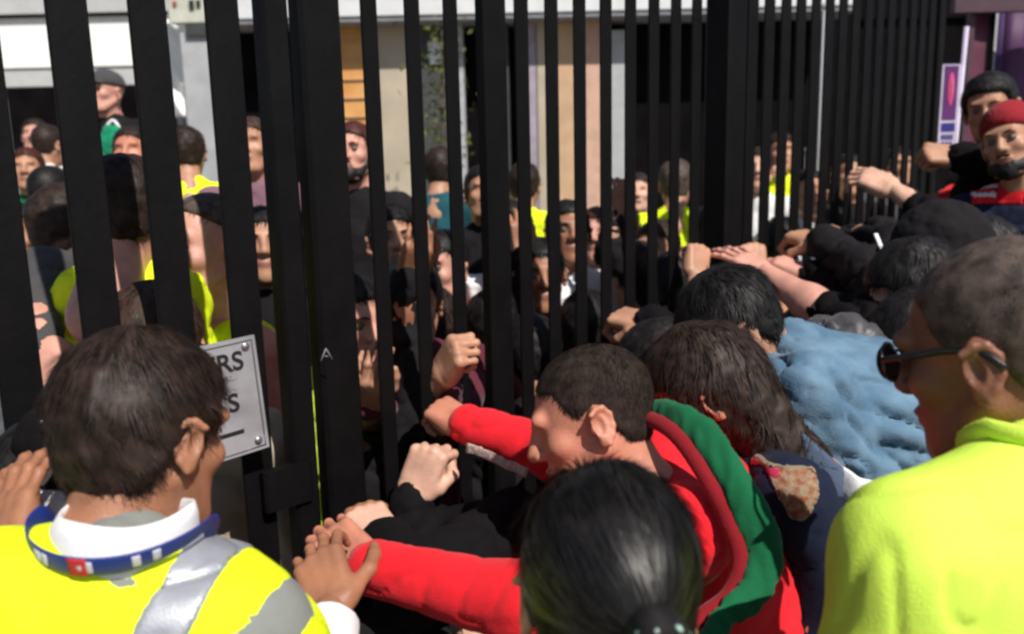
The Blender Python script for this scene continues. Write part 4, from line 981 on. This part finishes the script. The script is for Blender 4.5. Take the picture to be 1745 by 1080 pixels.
wb = spline([B(795, 762, 1.60), B(830, 775, 1.57), B(865, 792, 1.54), B(898, 806, 1.52)], 20); V, F = tube(wb, .002, 8, flat=(CU, .010)); V = V + (.0015 * vnoise(V * 150))[:, None]
tag(link('beaded_strap', make_mesh('beaded_strap', V, F, mat('beads', (.55, .42, .36), col2=(.35, .22, .2), scale=150, bump=.6, bscale=300))), 'pale beaded strap hanging under the upper red sleeve', 'strap')
# watch and rings
wp = B(614, 905, 1.585); dd = nrm(B(622, 860, 1.62) - B(618, 935, 1.55)); a_ = nrm(np.cross(dd, UP + .01)); 
ps_ = [B(618, 925, 1.56) + (CR * math.cos(t) * .033 + CF * math.sin(t) * .03) for t in np.linspace(0, 2 * math.pi, 28, endpoint=False)]
V, F = tube(np.array(ps_), .003, 8, flat=(CU, .008), closed=True); wt = child('watch', V, F, STEEL, k10['root'])
V, F = uvsphere((0, 0, 0), .019, 8); V = V * (1, .35, 1) + B(618, 925, 1.525); child('watch_face', V, F, mat('watch_glass', (.05, .05, .06), rough=.1, spec=.8), wt)

# ================================================================== PEOPLE BEYOND THE GATE
def away(label, x, y, d, **k):
    a = dict(level='far', res=.014, hstr=350, hlen=.02, amp=.006, core=True, seed=int(x * 7 + y))
    a.update(k); return person(label, at(x, y, d), a.pop('face'), **a)
CAMD = cv(0, -.05, -1)
b1 = away('steward beyond the gate seen from behind, dark hair, hi-vis collar bright between two bars', 222, 372, 1.85, face=cv(.1, -.2, 1), skinm=SK_PINK, level='mid', hair='short', hairm_=H_DARK, hthick=.02, hstr=2500, hlen=.03, neck=at(222, 448, 1.88), SL=at(152, 505, 1.88), SR=at(300, 505, 1.9), top=HIVIS, top_name='hi_vis_jacket', res=.01, bulk=.95)
b2 = away('pink-faced person with thin glasses and a salmon shirt seen between bar and post', 352, 425, 2.05, face=cv(-.5, -.1, -.8), skinm=SK_PINK, level='mid', eye=True, hair='crown', hairm_=H_GREY, hthick=.008, top=SALMON, top_name='salmon_shirt', neck=at(352, 560, 2.1), vest=dict(bands=[]), hscale=1.1)
for sd in (-1, 1):
    V, F = tube(loc(b2, [(sd * (.034 + .024 * math.cos(t)), .110, .006 + .018 * math.sin(t)) for t in np.linspace(0, 2 * math.pi, 20, endpoint=False)]), .0015, 6, closed=True); child('spectacle_rim', V, F, GLASSF, b2['root'])
b3 = away('person with tousled brown hair just above the left steward', 262, 600, 1.62, face=cv(.2, -.3, -.9), skinm=SK_TAN, level='mid', hair='short', hairm_=H_BROWN, hthick=.018, hstr=2500, hlen=.03, top=BEIGE, top_name='beige_shirt', eye=True, body=cv(.1, 0, -1))
b6 = away('person in a dark grey jacket, bare pale hand hanging at the far left bar', 118, 395, 2.3, face=cv(.4, -.1, .8), skinm=SK_PINK, hair='short', hairm_=H_DARK, top=DGREY, top_name='grey_jacket', neck=at(125, 450, 2.3), SL=at(75, 470, 2.0), Larm=arm(at(58, 530, 1.85), at(72, 592, 1.72), at(86, 640, 1.68), cv(0, 0, -1), 'relax', level='mid', scale=1.1))
b6b = away('person in a yellow vest over grey, thin strip of it beside the second bar', 168, 470, 2.6, face=cv(.6, 0, .6), skinm=SK_TAN, hair='short', top=GREYC, vest=dict(bands=[]), neck=at(165, 530, 2.6), bulk=.75)
b4 = away('person in a dark peaked cap and black coat under the marquee', 180, 158, 4.6, face=cv(-.3, -.1, -.9), skinm=SK_PINK, hair=None, eye=True, top=BLACKC2, top_name='black_coat', body=cv(-.2, 0, -1), res=.018)
f = Field(.008); f.ell((0, -.012, .05), (.09, .108, .08), k=.02); f.fun(lambda P: (.035 - P[..., 2]), k=.01); f.ell((0, .11, .04), (.065, .06, .008), k=.01)
V, F = f.build(); child('peaked_cap', loc(b4, V), F, DGREY, b4['root'])
gb = empty('green_bag', at(192, 290, 4.2)); tag(gb, 'bright green cloth bag held up by the person in the peaked cap', 'bag')
f = Field(.012); f.ell(at(194, 245, 4.2), (.085, .05, .10), k=.03); f.ell(at(188, 262, 4.2), (.07, .05, .07), k=.03); V, F = f.build(); child('sack', fold_disp(V, F, .01, 14, 2), F, cloth('emerald', (.005, .22, .11)), gb)
V, F = tube(spline([at(176, 225, 4.2), at(192, 205, 4.2), at(208, 225, 4.2)], 12), .008, 8); child('handle', V, F, WHITE, gb)
B_ = [
 # x, y, d, face, skin, hair mat, top, label
 (430, 252, 3.4, cv(0, 0, -1), SK_TAN, H_BROWN, LILAC, 'brown-haired person in a lilac top in the slit left of the gate post'),
 (603, 262, 3.3, cv(-.15, -.05, -1), SK_PINK, H_RED, BLACKC2, 'auburn-haired person with dark beard below the orange door panel'),
 (640, 372, 3.9, cv(.5, 0, -.8), SK_TAN, H_DARK, HIVIS, 'person in a yellow tabard just below the bearded face'),
 (594, 545, 2.15, cv(.75, -.2, -.6), SK_PINK, H_BLACK, HIVIS_T, 'pink-faced person in a lime top hard against the gate post'),
 (668, 412, 2.9, cv(.3, 0, -.9), SK_TAN, H_BLACK, ORANGE, 'person in an orange shirt with a yellow strap behind the narrow panel'),
 (752, 458, 2.7, cv(-.4, -.1, -.9), SK_PINK, H_BLACK, LILAC, 'flushed person in a mauve shirt above the brown fist'),
 (752, 292, 4.3, cv(.2, 0, .9), SK_TAN, H_DARK, TEAL, 'person in a dark teal top standing before the small tree'),
 (866, 400, 3.0, cv(-.3, 0, -.9), SK_BROWN, H_BLACK, WHITE, 'person in a white shirt right of the square black post'),
 (893, 318, 4.4, cv(.1, 0, .9), SK_TAN, H_DARK, HIVIS, 'steward in a vivid yellow tabard behind the white shirts'),
 (968, 398, 3.1, cv(.1, 0, -.9), SK_BROWN, H_BLACK, WHITE, 'person in a pale shirt with black hair before the tan panel'),
 (1016, 402, 3.6, cv(-.2, 0, -.9), SK_PINK, H_RED, WHITE, 'flushed person in a white top before the pinkish panel'),
 (1062, 388, 4.2, cv(.3, 0, .9), SK_TAN, H_BLACK, DENIM, 'person in a blue shirt before the pale pilaster'),
 (1088, 330, 5.0, cv(-.2, 0, -.9), SK_PALE, H_DARK, LILAC, 'person in a mauve top right of the pale pilaster'),
 (1118, 430, 3.2, cv(-.5, 0, -.8), SK_TAN, H_DARK, WHITE, 'person in white low beyond the palings near the denim jacket'),
 (1152, 315, 4.3, cv(.2, 0, .9), SK_TAN, H_GREY, HIVIS, 'grey-haired steward in yellow left of the broad post'),
 (1292, 290, 4.6, cv(-.3, 0, -.9), SK_PALE, H_DARK, WHITE, 'person in a white top right of the broad post'),
 (1330, 262, 4.9, cv(-.1, 0, -.9), SK_TAN, H_DARK, HIVIS, 'steward in yellow seen in slivers above the clustered hands'),
 (1378, 330, 4.2, cv(-.1, 0, -.9), SK_TAN, H_BLACK, WHITE, 'person in white seen in slivers right of the clustered hands'),
 (1445, 300, 4.6, cv(-.1, 0, -.9), SK_TAN, H_BLACK, BLACKC2, 'person in black seen in slivers behind the open pale hand'),
 (1530, 285, 5.0, cv(-.1, 0, -.9), SK_TAN, H_BLACK, DGREY, 'person in charcoal seen in slivers before the purple sign'),
 (824, 330, 3.6, cv(.1, 0, -.9), SK_TAN, H_BLACK, BLACKC2, 'tall person in black just left of the square black post'),
 (920, 470, 2.75, cv(.1, -.1, -.9), SK_BROWN, H_BLACK, cloth('wine', (.07, .02, .03)), 'person in a wine-red shirt low behind the middle palings'),
 (60, 232, 6.0, cv(.2, 0, -.9), SK_PINK, H_DARK, RED, 'person in a red shirt under the marquee at the far left'),
 (84, 248, 5.2, cv(.3, 0, .9), SK_TAN, H_DARK, WHITE, 'person in white under the marquee beside the red shirt'),
 (48, 290, 4.6, cv(.3, 0, -.9), SK_TAN, H_RED, GREEN, 'auburn-haired person in green under the marquee'),
 (90, 332, 3.7, cv(.2, 0, .9), SK_TAN, H_BLACK, GREEN, 'black-haired person in green in front of the white shirt'),
 (30, 405, 3.0, cv(.2, 0, -.9), SK_TAN, H_BLACK, BLACKC2, 'person in black at the extreme left beyond the bars'),
 (226, 262, 3.8, cv(.1, 0, -.9), SK_RUDDY, H_DARK, ORANGE, 'person in orange beside the green bag'),
 (318, 262, 3.9, cv(-.3, 0, .9), SK_TAN, H_DARK, HIVIS, 'dark-haired person in yellow before the pale pillar'),
 (448, 420, 2.6, cv(.3, 0, -.9), SK_TAN, H_BLACK, BLACKC2, 'person in black filling the slit left of the gate post'),
 (-20, 540, 2.0, cv(.3, 0, -.9), SK_TAN, H_BLACK, WHITE, 'person in white at the extreme left, low behind the bars'),
]
for (x, y, d, fv, sk, hm, tp, lab) in B_:
    kw = {}
    if 'dark beard' in lab: kw = dict(beard=H_BLACK, eye=True, level='mid')
    elif d < 3.2: kw = dict(eye=True)
    kw.setdefault('hthick', .010)
    if tp is HIVIS: kw['hthick'] = .012
    away(lab, x, y, d, face=fv, skinm=sk, hair='short', hairm_=hm, top=tp, top_name='shirt', body=nrm(fv * np.array((1, 1, 0))), res=.018 if d > 3 else .013, hstr=900 if d > 3 else 1800, hlen=.028, bulk=random.uniform(.92, 1.06), **kw)

# dark-clad people added to blacken the gaps in place of shade; then the gripping hands
for (x, y, d, fv, tp, hm, sk, lab, ar) in (
    (655, 610, 2.25, cv(.3, -.2, .9), BLACKC2, H_BLACK, SK_BROWN, 'added black-haired person turned away just beyond the narrow panel', ((690, 560, 2.2), (700, 470, 2.15), (712, 420, 2.1))),
    (735, 560, 2.5, cv(-.3, 0, .9), cloth('plum', (.05, .012, .022)), H_DARK, SK_BROWN, 'added dark-haired person in plum turned away behind the brown fist', None),
    (845, 560, 2.6, cv(.4, 0, .8), BLACKC, H_BLACK, SK_BROWN, 'added person in black turned away behind the square black post', ((880, 520, 2.6), (884, 430, 2.6), (886, 380, 2.6))),
    (905, 610, 2.4, cv(-.3, -.1, .9), BLACKC2, H_BLACK, SK_TAN, 'added person in black low behind the middle palings', None),
    (1000, 560, 2.7, cv(.2, 0, .9), BLACKC, H_BLACK, SK_BROWN, 'added black-haired person in black above the cropped brown head', None),
    (1085, 470, 3.0, cv(-.3, 0, .9), BLACKC2, H_DARK, SK_BROWN, 'added person in soft black turned away left of the broad post', ((1040, 430, 2.9), (1048, 370, 2.9), (1052, 330, 2.9))),
    (1150, 490, 2.9, cv(.1, 0, .9), BLACKC, H_BLACK, SK_TAN, 'added person in black turned away behind the raised fist', None),
    (1330, 420, 3.6, cv(.1, 0, .9), BLACKC, H_BLACK, SK_TAN, 'added person in black turned away behind the clustered hands', None),
    (1420, 400, 3.9, cv(.3, 0, .9), BLACKC2, H_BLACK, SK_BROWN, 'added person in dark clothes behind the black sleeve and dense palings', None),
    (1215, 400, 3.4, cv(.1, 0, .9), BLACKC, H_BLACK, SK_TAN, 'added person in black mostly behind the broad post', None)):
    kw = {}
    if ar:
        q = [at(*a) for a in ar]; kw['Rarm'] = arm(q[0], q[1], q[2], cv(.2, .2, -.9), 'relax', sleeve=1.0)
    away(lab, x, y, d, face=fv, skinm=sk, hair='short', hairm_=hm, top=tp, top_name='jacket', body=nrm(fv * np.array((1, 1, 0))), hthick=.011, hstr=1500, hlen=.03, amp=.009, **kw)
h1 = person('person in a maroon top beyond the gate, brown fist round a paling', at(700, 520, 2.3), cv(.2, -.2, -1), skinm=SK_TAN, hair='short', hairm_=H_BLACK, hthick=.018, hstr=900, level='far', top=cloth('maroon', (.10, .015, .03)), top_name='maroon_top', seed=71, body=cv(.1, 0, -1), res=.012, neck=at(700, 600, 2.3),
            Larm=arm(at(770, 720, 2.05), at(752, 640, 1.83), at(780, 596, 1.775), cv(-.6, .25, -.75), 'fist', level='near', sleeve=.9, scale=1.02), Rarm=arm(at(640, 700, 2.1), at(626, 690, 1.85), at(628, 650, 1.78), cv(0, 0, -1), 'relax', level='mid'))
# black-and-yellow bag with white piping at the left
bg_ = empty('sports_bag', at(95, 800, 1.15)); tag(bg_, 'black bag with white piping and a yellow-green end at the far left', 'bag')
f = Field(.007); f.ell(at(112, 800, 1.16), (.072, .045, .095), k=.03); f.ell(at(100, 870, 1.18), (.075, .045, .06), k=.03); V, F = f.build(); child('bag_body', fold_disp(V, F, .006, 12, 3), F, BLACKC, bg_)
f = Field(.006); f.ell(at(78, 755, 1.17), (.022, .03, .05), k=.03); V, F = f.build(); child('yellow_end', fold_disp(V, F, .003, 20, 3), F, cloth('olive_yellow', (.32, .40, .02)), bg_)
for pp in ([at(72, 718, 1.10), at(90, 728, 1.09), at(108, 745, 1.08)], [at(108, 745, 1.08), at(98, 780, 1.075), at(84, 808, 1.085), at(72, 824, 1.10)]):
    V, F = tube(spline(pp, 14), .0028, 8); child('white_piping', V, F, WHITE, bg_)
# white shirt of a person beside the steward
wsn = person('person in a white shirt crouching just left of the steward collar', at(90, 850, 1.22), cv(.2, -.4, .9), up=cv(0, .9, .3), skinm=SK_BROWN, hair='short', hairm_=H_BLACK, hthick=.015, hstr=900, top=WHITE, top_name='white_shirt', seed=81, neck=at(88, 925, 1.12), res=.009, body=cv(0, 0, 1), level='mid', hscale=.9, bulk=.8)
